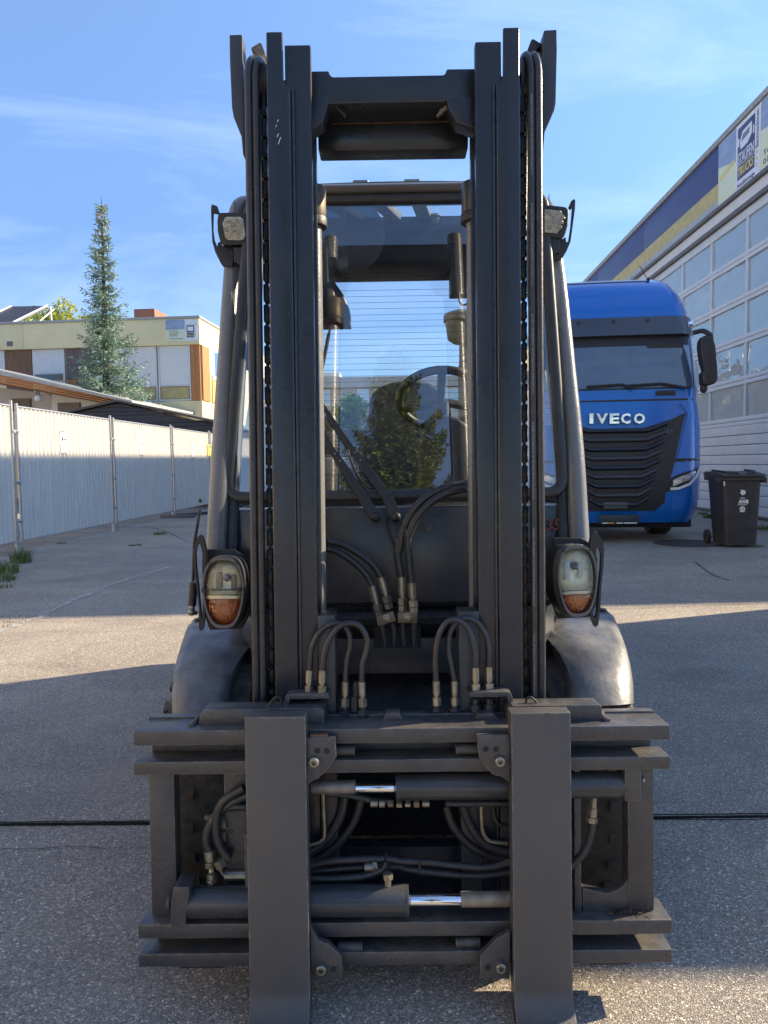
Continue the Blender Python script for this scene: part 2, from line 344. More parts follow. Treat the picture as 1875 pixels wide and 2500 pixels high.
crack([gp(1697, 1372), gp(1712, 1384), gp(1730, 1397), gp(1750, 1408), gp(1783, 1418)], .010, cb)
crack([gp(1600, 2010), gp(1700, 2003), gp(1875, 1985)], .001, cb)
crack([gp(1640, 1940), gp(1760, 1934), gp(1875, 1930)], .001, cb)
crack([gp(350, 1285), gp(400, 1296), gp(460, 1325)], .012, cb)
crack([gp(-20, 1520), gp(200, 1517), gp(380, 1512)], .004, cb)
kind(obj('pavement_crack', cb, mat('crack_dirt', (.03, .028, .024), .9, var=.3), smooth=0))
def alpha_mat(name, c, thr, scale, rough=.8):
    m = mat(name, c, rough, var=.12); t = m.node_tree; p = t.nodes['Principled BSDF']
    co = N(t, 'ShaderNodeTexCoord'); nn = N(t, 'ShaderNodeTexNoise', Scale=scale, Detail=9, Roughness=.8); t.links.new(co.outputs['Object'], nn.inputs['Vector'])
    mr = N(t, 'ShaderNodeMapRange'); mr.inputs['From Min'].default_value = thr; mr.inputs['From Max'].default_value = thr+.12
    mr.inputs['To Max'].default_value = .55
    t.links.new(nn.outputs[0], mr.inputs['Value']); t.links.new(mr.outputs[0], p.inputs['Alpha']); return m
lb = MB(); crack([gp(-40, 1560), gp(85, 1513), gp(190, 1462), gp(300, 1420), gp(420, 1385)], .05, lb)
for v in lb.v: v.z = .009
kind(obj('painted_line', lb, alpha_mat('worn_white_line', (.5, .5, .47), .42, 14), smooth=0))
# manhole by the bin
mc = V(hit(1680, 1327, I4, 2, 0)); mh = MB(); mh.rev([(.006, .47), (.012, .45), (.012, .40), (.006, .39), (.006, .0)], mc, 2, 40)
kind(obj('manhole_cover', mh, mat('cast_iron', (.07, .062, .058), .7, var=.3, vs=12, bump=.4, bs=30)))

# ------------------------------------------------------------------ workshop hall (right)
HF = Mx.Translation((6.68, 0, 0)) @ Mx.Rotation(-(pi/2+.0275), 4, 'Z')      # x towards the camera, y into the hall, z up
def hz(u, v): return hit(u, v, HF, 1, 0)
m_al = mat('grey_metal_cladding', (.60, .61, .62), .4, metal=.0, var=.05, vs=2, bump=.05, bs=20)
m_rib = mat('door_lower_metal', (.60, .60, .60), .38, var=.08, vs=3, bump=.05, bs=20)
m_dblue = mat('dark_blue_fascia', (.045, .065, .19), .5, var=.10, vs=2.5)
m_yel = mat('faded_yellow_fascia', (.52, .43, .17), .6, var=.18, vs=5)
m_lgrey = mat('light_grey_fascia', (.40, .42, .44), .6, var=.12, vs=4)
m_gut = mat('gutter_grey', (.12, .12, .12), .6, var=.2)
m_wht = mat('off_white_wall', (.68, .67, .64), .65, var=.08, vs=3)
m_pane = glassmat('wavy_pane', (.30, .35, .40), .40, rough=.02, bump=.34, bs=1.1, body=(.52, .62, .64), bodyf=.45)
hall = thing('workshop_hall', 'long grey workshop hall with blue and yellow fascia and glazed sectional door', 'building', HF @ V((-22, 6, 0)))
zt = hz(1757, 339).z; zcap = hz(1757, 354).z; z_y = hz(1757, 445).z; z_g = hz(1757, 485).z; z_b = hz(1757, 509).z
z_l = hz(1757, 517).z; z_d2 = hz(1757, 551).z; z_d3 = hz(1757, 560).z; z_dt = hz(1757, 581).z
X0, X1 = -33.0, -(5.95+.654*zt)
gt_ = hz(1757, 339)
obj('wall', MB().prism([(X0, .10), (X1+.2-.007, .10), (X1+.2-.98, 14), (X0, 14)], 0, zt-.05, 2), m_wht, hall, HF)
obj('roof_cap', MB().prism([(X0-.1, -.06), (X1+.2, -.06), (X1+.2-.99, 14.1), (X0-.1, 14.1)], zcap, zt, 2), mat('roof_cap_metal', (.33, .33, .32), .6, var=.2, vs=9), hall, HF, bevel=.02)
seams = [hz(1380, 700).x, hz(1512, 600).x, hz(1656, 480).x, hz(1757, 400).x]
dxs = seams[2]-seams[1]
edges_ = [X0]; x = seams[3]
xs = [x+k*dxs for k in range(-12, 6)]
xs = sorted([q for q in xs if X0 < q < X1]); xs = [X0]+xs+[X1]
for a, b in zip(xs[:-1], xs[1:]):
    obj('fascia_panel', MB().box(a+.008, b-.008, -.002, .098, z_y, zcap-.004), m_dblue, hall, HF, bevel=.004)
    obj('stripe_panel', MB().box(a+.008, b-.008, -.002, .098, z_g, z_y-.001), m_yel, hall, HF)
    obj('trim_panel', MB().box(a+.008, b-.008, -.002, .098, z_b, z_g-.001), m_lgrey, hall, HF)
obj('gutter', MB().box(X0, X1, -.10, .09, z_l-.02, z_b-.003), m_gut, hall, HF, bevel=.015)
obj('lintel', MB().box(X0, X1, -.03, .098, z_d2+.02, z_l-.023), m_wht, hall, HF, bevel=.01)
obj('drip_rail', MB().box(X0, X1, -.09, .095, z_d3, z_d2+.018), m_gut, hall, HF, bevel=.015)
obj('door_head', MB().box(X0, X1, -.02, .098, z_dt+.03, z_d3-.003), m_wht, hall, HF, bevel=.008)
door = obj('sectional_door', MB().box(-24.6, -12.9, .04, .098, .02, z_dt-.06), mat('door_core', (.02, .02, .022), .6), hall, HF)
mx_ = sorted([hz(1665, 900).x, hz(1734.5, 900).x, hz(1821, 900).x]); pw = (mx_[2]-mx_[0])/2
cols_ = [mx_[1]+k*pw for k in range(-4, 3)]
cols_ = [c for c in cols_ if -25 < c < -12.5]
# row lines measured at u = 1738
rl = [hz(1738, v).z for v in (620, 676, 773, 861, 955, 1037)]
pitch_r = (rl[1]-rl[5])/4
rows_ = [rl[1]+pitch_r, rl[1], rl[2], rl[3], rl[4], rl[5]]
rows_ = [rl[1]+pitch_r-k*pitch_r for k in range(6)]
st0 = None
for c in cols_:
    s_ = MB().box(c-.05, c+.05, -.015, .04, rows_[5]+.03, rows_[0]+.1)
    obj('stile', s_, m_al, door, HF, bevel=.008)
for k, z in enumerate(rows_):
    obj('rail', MB().box(cols_[0]-1.7, -12.95, -.022, .04, z+.004, z+.085), m_al, door, HF, bevel=.008)
    obj('rail', MB().box(cols_[0]-1.7, -12.95, -.022, .04, z-.085, z-.004), m_al, door, HF, bevel=.008)
for k in range(5):
    for a, b in zip([cols_[0]-pw]+cols_, cols_+[-12.95]):
        if b-a < .3: continue
        pb = MB(); r_ = rnd.uniform
        pb.grid([[(a+.05+(b-a-.1)*i/6, .014+.009*r_(-1, 1), rows_[k+1]+.08+(rows_[k]-rows_[k+1]-.16)*j/4) for i in range(7)] for j in range(5)])
        obj('pane', pb, m_pane, door, HF, smooth=80)
zz = rows_[5]-.087
k = 0
while zz > .25:
    obj('rib', MB().prism([(-.01, zz), (.04, zz), (.04, zz-.195), (-.01, zz-.190), (-.018, zz-.182), (-.018, zz-.010)], cols_[0]-1.7, -12.95, 0), m_rib, door, HF, bevel=.003)
    zz -= .2; k += 1
obj('rib', MB().box(cols_[0]-1.7, -12.95, -.01, .04, .03, zz), m_gut, door, HF)
# sign board
sgx0 = hz(1757, 440).x; sgx1 = sgx0+3.3; sgz0 = z_b-.02; sgz1 = zcap-.02; sh = sgz1-sgz0
sign = thing('sign_board', 'large sign board with truck logo and STAUFEN TRUCKS lettering on the hall fascia', 'sign', HF @ V((sgx0, -.03, sgz0)))
m_sgy = mat('sign_pale_green', (.72, .76, .52), .5, var=.03); m_sgb = mat('sign_pale_blue', (.28, .36, .52), .5, var=.25, vs=1.5, grain=(1, 1, 3))
m_sgw = mat('sign_white', (.76, .77, .84), .5, var=.03); m_nav = mat('sign_navy', (.05, .06, .13), .5, var=.1); m_sly = mat('sign_yellow', (.75, .62, .18), .5, var=.05)
obj('board', MB().box(sgx0, sgx1, -.03, -.004, sgz0, sgz1), m_sgy, sign, HF, bevel=.003)
wx0 = hz(1801, 400).x; wx1 = hz(1862, 300).x
obj('printed_sky', MB().prism([(sgx0+.01, sgz1-.01), (sgx0+.01, sgz1-sh*.36), (wx0-.01, sgz1-sh*.50), (wx0-.01, sgz1-.01)], -.034, -.031), m_sgb, sign, HF)
obj('printed_sky', MB().prism([(wx1+.01, sgz1-.01), (wx1+.01, sgz1-sh*.40), (sgx1-.01, sgz1-sh*.52), (sgx1-.01, sgz1-.01)], -.034, -.031), m_sgb, sign, HF)
obj('white_field', MB().box(wx0, wx1, -.036, -.031, sgz0, sgz1-sh*.02), m_sgw, sign, HF)
ww = wx1-wx0; lx0, lx1 = wx0+ww*.08, wx0+ww*.78
obj('logo_panel', MB().box(lx0, lx1, -.041, -.037, sgz0+sh*.175, sgz0+sh*.93), m_nav, sign, HF, bevel=.0015)
zt0 = sgz0+sh*.60
lg = MB(); lw = lx1-lx0
lg.prism([(lx0+lw*.2, zt0), (lx0+lw*.62, zt0+sh*.01), (lx0+lw*.86, zt0+sh*.1), (lx0+lw*.84, zt0+sh*.26), (lx0+lw*.3, zt0+sh*.24), (lx0+lw*.14, zt0+sh*.12)], -.045, -.0415)
obj('logo_truck', lg, m_sgw, sign, HF)
obj('logo_window', MB().prism([(lx0+lw*.24, zt0+sh*.1), (lx0+lw*.7, zt0+sh*.13), (lx0+lw*.72, zt0+sh*.21), (lx0+lw*.32, zt0+sh*.19)], -.048, -.0455), mat('logo_grey', (.2, .21, .27), .5), sign, HF)
for (a, b) in ((.02, .10), (.92, .98)):
    obj('logo_mirror', MB().box(lx0+lw*a, lx0+lw*b, -.045, -.0415, zt0+sh*.06, zt0+sh*.18), m_sgw, sign, HF)
text('lettering', 'STAUFEN', HF, lx0+lw*.04, -.043, sgz0+sh*.40, lw*.92, sh*.16, m_sgw, sign, bold=.01)
obj('divider', MB().box(lx0, lx1, -.045, -.042, sgz0+sh*.375, sgz0+sh*.385), m_sgw, sign, HF)
text('lettering', 'TRUCKS', HF, lx0+lw*.04, -.043, sgz0+sh*.22, lw*.92, sh*.13, m_sly, sign, bold=.02, shear=.2)
text('lettering', 'Nutzfahrzeuge', HF, lx0, -.039, sgz0+sh*.045, lw*1.02, sh*.085, m_nav, sign)
text('lettering', 'Baumaschinen', HF, wx0+ww*.93, -.039, sgz0+sh*.42, sh*.52, ww*.11, m_nav, sign, rot=-pi/2)
for q in (.18, .27, .36):
    obj('dot', MB().cyl((wx0+ww*.87, -.042, sgz0+sh*q), (wx0+ww*.87, -.037, sgz0+sh*q), .035, 12), m_sly, sign, HF)
text('lettering', 'Telefon', HF, wx1+.12, -.034, sgz0+sh*.22, .75, .10, m_nav, sign)
text('lettering', '0703', HF, wx1+.12, -.034, sgz0+sh*.10, .5, .10, m_nav, sign)
obj('slogan_bar', MB().prism([(sgx0+.06, sgz0+sh*.41), (wx0-.08, sgz0+sh*.50), (wx0-.08, sgz0+sh*.56), (sgx0+.06, sgz0+sh*.47)], -.035, -.031), m_sly, sign, HF)
# small garage out of frame on the right that shades the yard
gar = thing('garage', 'flat roofed rendered garage standing right of the yard beside the hall', 'building', (6.2, 5.8, 0))
GH = 4.0; GY = 1.69+.654*GH
obj('wall', MB().box(4.85, 8.4, GY, 6.62, 0, GH-.15), mat('garage_render', (.30, .29, .27), .8, var=.1, bump=.2), gar)
obj('roof', MB().box(4.85, 8.42, GY, 6.62, GH-.149, GH), m_gut, gar, bevel=.01)
obj('door', MB().box(4.81, 4.848, 4.6, 6.4, .02, 2.4), m_rib, gar, bevel=.005)

nb2 = thing('bounce_building', 'unseen cream building left of and behind the camera, added for warm bounce light', 'building', (-20, -10, 0))  # unseen block added to throw warm bounce light into the shaded yard
m_crm = mat('bounce_cream_render', (.66, .52, .34), .8, var=.06, vs=1.5, bump=.1)
obj('wall', MB().box(-27, -16, -34, 9, 0, 9.5), m_crm, nb2)
obj('roof', MB().box(-27.2, -15.7, -34.2, 9.2, 9.502, 9.8), m_gut, nb2)
for i_ in range(7):
    for z_ in (1.4, 4.4, 7.0):
        wq = obj('window', MB().box(-15.998, -15.93, -30+i_*5.4, -27.6+i_*5.4, z_, z_+1.5), M['white'], nb2)
        obj('pane', MB().box(-15.928, -15.92, -29.9+i_*5.4, -27.7+i_*5.4, z_+.1, z_+1.4), mat('bounce_building_glass', (.03, .04, .05), .05, var=.2, spec=.8) if 'bounce_building_glass' not in bpy.data.materials else bpy.data.materials['bounce_building_glass'], wq)
# ------------------------------------------------------------------ left buildings
BF0 = hit(490, 850, I4, 1, 30.0)
BF = Mx.Translation((BF0.x, 30.0, 0)) @ Mx.Rotation(-.08, 4, 'Z')
def bz(u, v): return hit(u, v, BF, 1, 0)
m_bei = mat('beige_fascia', (.74, .65, .39), .7, var=.05, vs=1.5)
m_beil = mat('cream_render', (.74, .60, .34), .75, var=.06, vs=1.5, bump=.1)
m_wood = mat('weathered_timber', (.20, .11, .065), .7, var=.35, vs=3, grain=(9, 9, .6))
m_woodo = mat('orange_timber', (.44, .19, .06), .6, var=.22, vs=3, grain=(9, 9, .6))
m_shut = mat('white_roller_shutter', (.70, .71, .72), .5, var=.04)
m_yp = mat('yellow_spandrel', (.42, .35, .16), .5, var=.15, vs=2)
off = thing('office_building', 'beige two storey flat roofed office with roller shutters and timber panels behind the spruce', 'building', BF @ V((-8, 4, 0)))
zf1 = bz(490, 772).z; zf0 = bz(490, 841).z; zw0 = bz(490, 977).z
xl, xr = -19.0, 0.0; D_ = 12.0
obj('wall', MB().box(xl, xr-.02, .10, D_, 0, zf0+.05), m_beil, off, BF)
for a, b in ((xl, bz(60, 820).x-.006), (bz(60, 820).x+.006, xr)):
    obj('fascia_panel', MB().box(a, b, -.12, .3, zf0, zf1-.09), m_bei, off, BF, bevel=.006)
obj('side_fascia', MB().box(xr-.3, xr-.001, .302, D_, zf0, zf1-.09), m_beil, off, BF)
obj('roof_edge', MB().box(xl-.05, xr+.05, -.18, D_+.05, zf1-.088, zf1), mat('zinc_edge', (.34, .35, .35), .5, var=.1), off, BF, bevel=.01)
obj('roof', MB().box(xl+.3, xr-.3, .3, D_-.3, zf0+.2, zf1-.2), m_gut, off, BF)
obj('base_band', MB().box(xl, xr, -.03, .098, 2.2, zw0-.02), m_bei, off, BF)
def bx_(u0, u1): return bz(u0, 900).x, bz(u1, 900).x
zs_ = bz(300, 943).z
def slat_panel(name, a, b, z0, z1, y, m, n, vert=False, d=.012):
    mb = MB(); st = (b-a)/n if vert else (z1-z0)/n
    for i in range(n):
        if vert: mb.prism([(a+i*st+.006, y), (a+(i+1)*st-.006, y), (a+(i+1)*st, y+d), (a+(i+1)*st, y+.04), (a+i*st, y+.04), (a+i*st, y+d)], z0, z1, 2)
        else: mb.prism([(y+d, z0+i*st), (y, z0+i*st+st*.2), (y, z0+(i+1)*st-st*.2), (y+d, z0+(i+1)*st), (y+.04, z0+(i+1)*st), (y+.04, z0+i*st)], a, b, 0)
    return obj(name, mb, m, off, BF, smooth=0)
a, b = bx_(-40, 11); slat_panel('roller_shutter', a, b, bz(0, 903).z, zf0-.01, .03, m_shut, 16)
a, b = bx_(13, 77); slat_panel('timber_panel', a, b, zw0, zf0-.01, .02, m_wood, 11, True)
a, b = bx_(79, 157); slat_panel('roller_shutter', a, b, bz(120, 912).z, zf0-.01, .03, m_shut, 22)
wn = obj('window', MB().box(a, b, .02, .06, bz(120, 930).z, bz(120, 913).z), m_shut, off, BF)
m_dglass = mat('dark_window_glass', (.03, .04, .05), .05, var=.2, spec=.8)
obj('pane', MB().box(a+.08, b-.08, .0, .019, bz(120, 928).z, bz(120, 914).z), m_dglass, wn, BF)
obj('sill_panel', MB().box(a, b, .02, .06, zw0, bz(120, 931).z), m_bei, off, BF)
a, b = bx_(160, 229); slat_panel('timber_panel', a, b, bz(200, 925).z, zf0-.01, .02, mat('grey_timber', (.17, .12, .11), .7, var=.25, vs=3, grain=(9, 9, .6)), 11, True)
slat_panel('timber_panel', a, b, zw0, bz(200, 926).z, .02, m_woodo, 11, True)
a, b = bx_(231, 305); slat_panel('roller_shutter', a, b, zs_, zf0-.01, .03, m_shut, 30)
for (u0, u1) in ((307, 383), (386, 465)):
    a, b = bx_(u0, u1); slat_panel('roller_shutter', a, b, zs_, zf0-.01, .03, m_shut, 30)
    obj('spandrel', MB().box(a+.1, b-.1, .03, .06, zw0+.08, zs_-.08), m_yp, off, BF, bevel=.005)
    fr = MB(); 
    for q in (a, b-.05): fr.box(q, q+.05, -.0, .07, zw0, zf0)
    fr.box(a+.05, b-.05, 0, .07, zw0, zw0+.06); fr.box(a+.05, b-.05, 0, .07, zs_-.05, zs_-.01)
    obj('window_frame', fr, m_al, off, BF)
a, b = bx_(466, 490); slat_panel('timber_panel', a, b-.02, zw0, zf0-.01, .0, m_woodo, 2, True)
# side wall items (facing right), in plane x = 0
obj('corner_timber', MB().box(-.02, .03, .1, 1.0, zw0, zf0-.01), m_woodo, off, BF)
obj('side_panel', MB().box(-.02, .02, 1.02, 6.5, zs_+.5, zf0-.01), M['white'], off, BF)
swn = obj('window', MB().box(-.02, .03, 1.4, 5.2, zs_+.35, zs_+1.6), m_shut, off, BF)
obj('pane', MB().box(.031, .036, 1.6, 5.0, zs_+.5, zs_+1.5), glassmat('blue_window', (.1, .15, .2), .6), swn, BF)
obj('side_timber', MB().box(-.02, .025, 1.3, 6.0, zw0, zs_+.3), mat('pale_orange_panel', (.62, .36, .13), .6, var=.1), off, BF)
chx = bz(297, 760).x
ch = MB().box(bz(289, 760).x-.3, bz(325, 760).x, 2.2, 3.7, zf1-.3, bz(300, 742).z+.25)
obj('chimney', ch, mat('brown_chimney_cladding', (.30, .12, .07), .7, var=.15, vs=4), off, BF, bevel=.02)
a = bz(28, 840)
obj('vent_grille', MB().box(bz(22, 840).x, bz(35, 840).x, -.15, -.121, bz(28, 846).z, bz(28, 835).z), m_gut, off, BF)
# office sign
os_ = thing('sign_board', 'small blue and cream company sign at the right end of the beige office fascia', 'sign', BF @ V((bz(447, 800).x, -.14, zf0)))
sx0, sx1, sz1, sz0 = bz(408, 800).x, bz(485, 800).x, bz(447, 782).z, bz(447, 834).z; sw_, sh_ = sx1-sx0, sz1-sz0
obj('board', MB().box(sx0, sx1, -.15, -.122, sz0, sz1), mat('pale_sign', (.66, .70, .55), .5, var=.02), os_, BF)
obj('printed_sky', MB().box(sx0, sx0+sw_*.6, -.155, -.151, sz0+sh_*.55, sz1), m_sgb, os_, BF)
obj('white_field', MB().box(sx0+sw_*.62, sx1, -.156, -.151, sz0, sz1), mat('sign_white_b', (.68, .72, .8), .5), os_, BF)
obj('logo_panel', MB().box(sx0+sw_*.66, sx0+sw_*.9, -.160, -.157, sz0+sh_*.16, sz0+sh_*.72), m_nav, os_, BF)
obj('logo_truck', MB().box(sx0+sw_*.69, sx0+sw_*.87, -.164, -.161, sz0+sh_*.46, sz0+sh_*.66), m_sgw, os_, BF)
text('lettering', 'STAUFEN', BF, sx0+sw_*.67, -.161, sz0+sh_*.34, sw_*.22, sh_*.08, m_sgw, os_)
text('lettering', 'TRUCKS', BF, sx0+sw_*.67, -.161, sz0+sh_*.2, sw_*.22, sh_*.09, m_sly, os_, bold=.02)
for q in (.47, .38, .31, .24, .10):
    obj('print_line', MB().box(sx0+sw_*.1, sx0+sw_*rnd.uniform(.35, .55), -.154, -.151, sz0+sh_*q, sz0+sh_*(q+.025)), m_gut, os_, BF)
# solar panel on that roof
sp = thing('solar_collector', 'dark tilted solar collector on the flat office roof at the left edge', 'solar panel', BF @ V((bz(0, 770).x, 4, zf1)))
p0 = hit(-60, 785, I4, 1, 31.5); p1 = hit(33, 785, I4, 1, 31.5); z1_ = hit(30, 754, I4, 1, 33.5).z
zz0 = zf1+.02
obj('collector', MB().add([(p0.x, 31.2, zz0), (p1.x, 31.2, zz0), (p1.x+.75, 33, z1_), (p0.x+.75, 33, z1_), (p0.x, 31.2, zz0-.06), (p1.x, 31.2, zz0-.06), (p1.x+.75, 33, z1_-.08), (p0.x+.75, 33, z1_-.08)],
    [(0, 1, 2, 3), (4, 7, 6, 5), (0, 4, 5, 1), (1, 5, 6, 2), (2, 6, 7, 3), (3, 7, 4, 0)]), mat('collector_dark', (.05, .045, .05), .4, var=.1), sp)
for q in (0, -1.55):
    obj('frame_bar', MB().tube([(p1.x+q, 31.15, zz0+.02), (p1.x+q+.75, 33, z1_+.02)], .035, 6), M['white'], sp)
obj('support', MB().tube([(p1.x+.8, 33.2, z1_), (p1.x+.85, 33.2, zf1-.1)], .04, 6).tube([(p1.x+.35, 32.0, zf1-.1), (p1.x+.95, 33.2, z1_-.1)], .03, 6), M['white'], sp)

# low building with the sloping roof edge, Y ~ 19
LF0 = 24.0
LF = Mx.Translation((0, LF0, 0)) @ Mx.Rotation(-.08, 4, 'Z')
def lz(u, v): return hit(u, v, LF, 1, 0)
low = thing('low_annex', 'low white annex with a sloping roof edge and orange timber fascia behind the fence', 'building', LF @ V((lz(150, 1000).x, 2, 0)))
A = lz(-120, 878); B = lz(336, 985)
m_orf = mat('orange_fascia_board', (.50, .20, .055), .55, var=.18, vs=3, grain=(.5, 3, 14))
def sl(u, v): p = lz(u, v); return (p.x, p.z)
obj('roof_edge', MB().prism([sl(-120, 878-2), sl(338, 981), sl(338, 987), sl(-120, 889)], -.5, 6.5), mat('roof_edge_grey', (.42, .43, .40), .6, var=.1), low, LF, bevel=.01)
for k_ in range(3):
    a0, a1 = 889.5+k_*8.0, 889.5+k_*8.0+7.6; e0, e1 = 987.5+k_*2.2, 987.5+(k_+1)*2.2
    obj('fascia_board', MB().prism([sl(-120, a0+.0), sl(300-k_*10, 979+k_*2.5), sl(300-k_*10, 981.2+k_*2.5), sl(-120, a1)], -.44-.0*k_, -.2), m_orf, low, LF)
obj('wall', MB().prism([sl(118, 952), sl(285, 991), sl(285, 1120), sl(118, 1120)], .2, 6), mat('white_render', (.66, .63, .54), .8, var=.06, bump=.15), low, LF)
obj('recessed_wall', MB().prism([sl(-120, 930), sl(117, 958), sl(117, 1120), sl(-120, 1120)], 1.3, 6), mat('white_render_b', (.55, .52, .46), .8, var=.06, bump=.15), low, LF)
obj('soffit', MB().prism([sl(-120, 913), sl(285, 988), sl(285, 990), sl(-120, 917)], -.19, 1.4), m_wood, low, LF)
for (u0, v0, u1, v1, y) in ((28, 973, 75, 988, 1.25), (141, 983, 196, 1003, .15)):
    wq = obj('window', MB().pbox(u0, v0, u1, v1+14, y, y+.06, LF), m_wood, low, LF)
    obj('pane', MB().pbox(u0+2, v0+2, u1-2, v1+12, y-.02, y-.002, LF), m_dglass, wq, LF)
gl = thing('globe_lamp', 'round white globe lamp hanging under the sloping eaves of the annex', 'lamp', LF @ V((lz(98, 973).x, -.1, lz(98, 973).z)))
c = lz(98, 973)
obj('globe', MB().ball((c.x, -.1, c.z), .125, 18), M['white'], gl, LF)
obj('bracket', MB().tube([(c.x-.04, -.1, c.z+.1), (c.x-.06, -.1, c.z+.25)], .02, 8).tube([(c.x+.03, -.1, c.z+.1), (c.x+.02, -.1, c.z+.25)], .02, 8), m_gut, gl, LF)
# dark shed
SF = Mx.Translation((0, 21.5, 0)) @ Mx.Rotation(-.06, 4, 'Z')
def sz_(u, v): p = hit(u, v, SF, 1, 0); return (p.x, p.z)
shed = thing('timber_shed', 'dark charcoal shed with a shallow gable roof behind the fence', 'shed', SF @ V((sz_(300, 1000)[0], 2, 0)))
ap, le, ri = sz_(289, 981), sz_(120, 1020), sz_(525, 1033)
m_shed = mat('charcoal_boards', (.035, .037, .045), .6, var=.15, vs=4)
rb = MB()
nrow = 22; htop = ap[1]
for i in range(nrow):
    z1_ = htop-.05-i*.115; z0_ = z1_-.108
    def xa(z): 
        t = max(0, min(1, (ap[1]-.04-z)/(ap[1]-le[1]))); return ap[0]+(le[0]-ap[0])*t
    def xb(z):
        t = max(0, min(1, (ap[1]-.04-z)/(ap[1]-ri[1]))); return ap[0]+(ri[0]-ap[0])*t
    rb.add([(xa(z0_), -.02, z0_), (xb(z0_), -.02, z0_), (xb(z1_), 0, z1_), (xa(z1_), 0, z1_), (xa(z0_), .06, z0_), (xb(z0_), .06, z0_), (xb(z1_), .06, z1_), (xa(z1_), .06, z1_)],
           [(0, 1, 2, 3), (4, 7, 6, 5), (0, 4, 5, 1), (1, 5, 6, 2), (2, 6, 7, 3), (3, 7, 4, 0)])
kind(obj('board', rb, m_shed, shed, SF, smooth=0), 'stuff')
obj('wall', MB().box(le[0]+.05, ri[0]-.05, .07, 4, 0, le[1]-.15), m_shed, shed, SF)
obj('roof', MB().prism([(le[0]-.15, le[1]-.02), (ap[0], ap[1]), (ri[0]+.15, ri[1]-.02), (ri[0]+.15, ri[1]+.04), (ap[0], ap[1]+.06), (le[0]-.15, le[1]+.04)], -.12, 4.1), mat('roof_felt', (.10, .09, .08), .8, var=.2, vs=8), shed, SF)

# building seen through the cab glass, and white block
bk = thing('grey_block', 'pale grey flat roofed block seen through the cab windows behind the forklift', 'building', (0, 41, 0))
def kz(u, v): return hit(u, v, I4, 1, 38)
m_gb = mat('pale_grey_render', (.40, .42, .42), .7, var=.06, vs=1)
kx0, kx1 = kz(470, 950).x, kz(1240, 950).x; kt = kz(870, 921).z; kb = kz(870, 946).z
obj('fascia', MB().box(kx0, kx1, 37.8, 46, kb, kt), m_gb, bk)
obj('wall', MB().box(kx0, kx1, 38.1, 46, 0, kb-.01), m_gb, bk)
kw0 = kz(870, 990).z
for i, (u0, u1) in enumerate(((560, 600), (640, 690), (740, 806), (872, 900), (915, 950), (980, 1010), (1060, 1140))):
    a, b = kz(u0, 960).x, kz(u1, 960).x
    wq = obj('window', MB().box(a, b, 38.0, 38.09, kw0, kb-.08), M['white'], bk)
    obj('pane', MB().box(a+.08, b-.08, 37.97, 37.998, kw0+.08, kb-.14), glassmat('sky_pane_%d' % i, (.15, .2, .25), .5) if i == 0 else bpy.data.materials['sky_pane_0'], wq)
obj('rooftop_box', MB().box(kz(782, 910).x, kz(828, 910).x, 38.5, 41, kt, kz(800, 906).z), M['white'], bk, bevel=.05)

# ------------------------------------------------------------------ fence
FF = Mx.Translation((-5.68, 0, 0)) @ Mx.Rotation(pi/2-.0365, 4, 'Z')
def fz(u, v): return hit(u, v, FF, 1, 0)
m_sheet = mat('white_trapezoid_sheet', (.64, .61, .54), .45, var=.08, vs=3, grain=(3, 3, .5))
m_galv = mat('galvanised_post', (.38, .39, .40), .4, metal=.6, var=.2, vs=20)
posts = [fz(50, 1364).x-3.05, fz(50, 1364).x, fz(283, 1319).x, fz(426, 1283).x, fz(517, 1262).x, fz(517, 1262).x+3.0, fz(517, 1262).x+6.0]
FG = 'corrugated fence panels along the left side'
flab = ['white corrugated fence panel cut by the left frame edge', 'large white corrugated fence panel nearest the camera with a white notice',
        'second white corrugated fence panel with a small white notice', 'white corrugated fence panel with white and yellow notices beside the forklift pillar',
        'far white corrugated fence panel hidden behind the forklift pillar', 'farthest white corrugated fence panel behind the forklift']
for i in range(6):
    a, b = posts[i]+.07, posts[i+1]-.07
    fp = thing('site_fence', flab[i], 'fence', FF @ V(((a+b)/2, 0, 0)), FG)
    sb = MB(); n = 4*int(round((b-a-.08)/.124)); st = (b-a-.08)/n; rows = []
    zb, ztp = .17, 2.06
    for z in (zb, .8, 1.4, ztp):
        r_ = []
        for k in range(n+1):
            ph = k % 4; y = (0, 0, .036, .036)[ph]
            r_.append((a+.04+(k+(0, .12, -.12, 0)[ph]*2)*st, y, z))
        rows.append(r_)
    sb.grid(rows); obj('sheet', sb, m_sheet, fp, FF, smooth=20)
    obj('top_rail', MB().tube([(a, .012, ztp+.015), (b, .012, ztp+.015)], .018, 8), m_galv, fp, FF)
    obj('bottom_rail', MB().tube([(a, .03, zb), (b, .03, zb)], .014, 8), m_galv, fp, FF)
    for q in (a, b): obj('post', MB().tube([(q, .0, .02), (q, .0, 2.12+.03*(q == b))], .022, 10), m_galv, fp, FF)
    for z in (.45, 1.0, 1.72):
        obj('clamp', MB().box(b-.01, b+.15, -.03, .03, z-.022, z+.022).tube([(b+.07, -.045, z), (b+.07, .0, z)], .014, 6), m_galv, fp, FF, bevel=.004)
    obj('foot', MB().box(b-.11, b+.25, -.16, .16, .0, .13) if False else MB().tube([(b+.035, .0, 0), (b+.035, .0, .16)], .05, 10), m_galv, fp, FF)
m_pink = mat('pale_net', (.55, .47, .42), .8, var=.1)
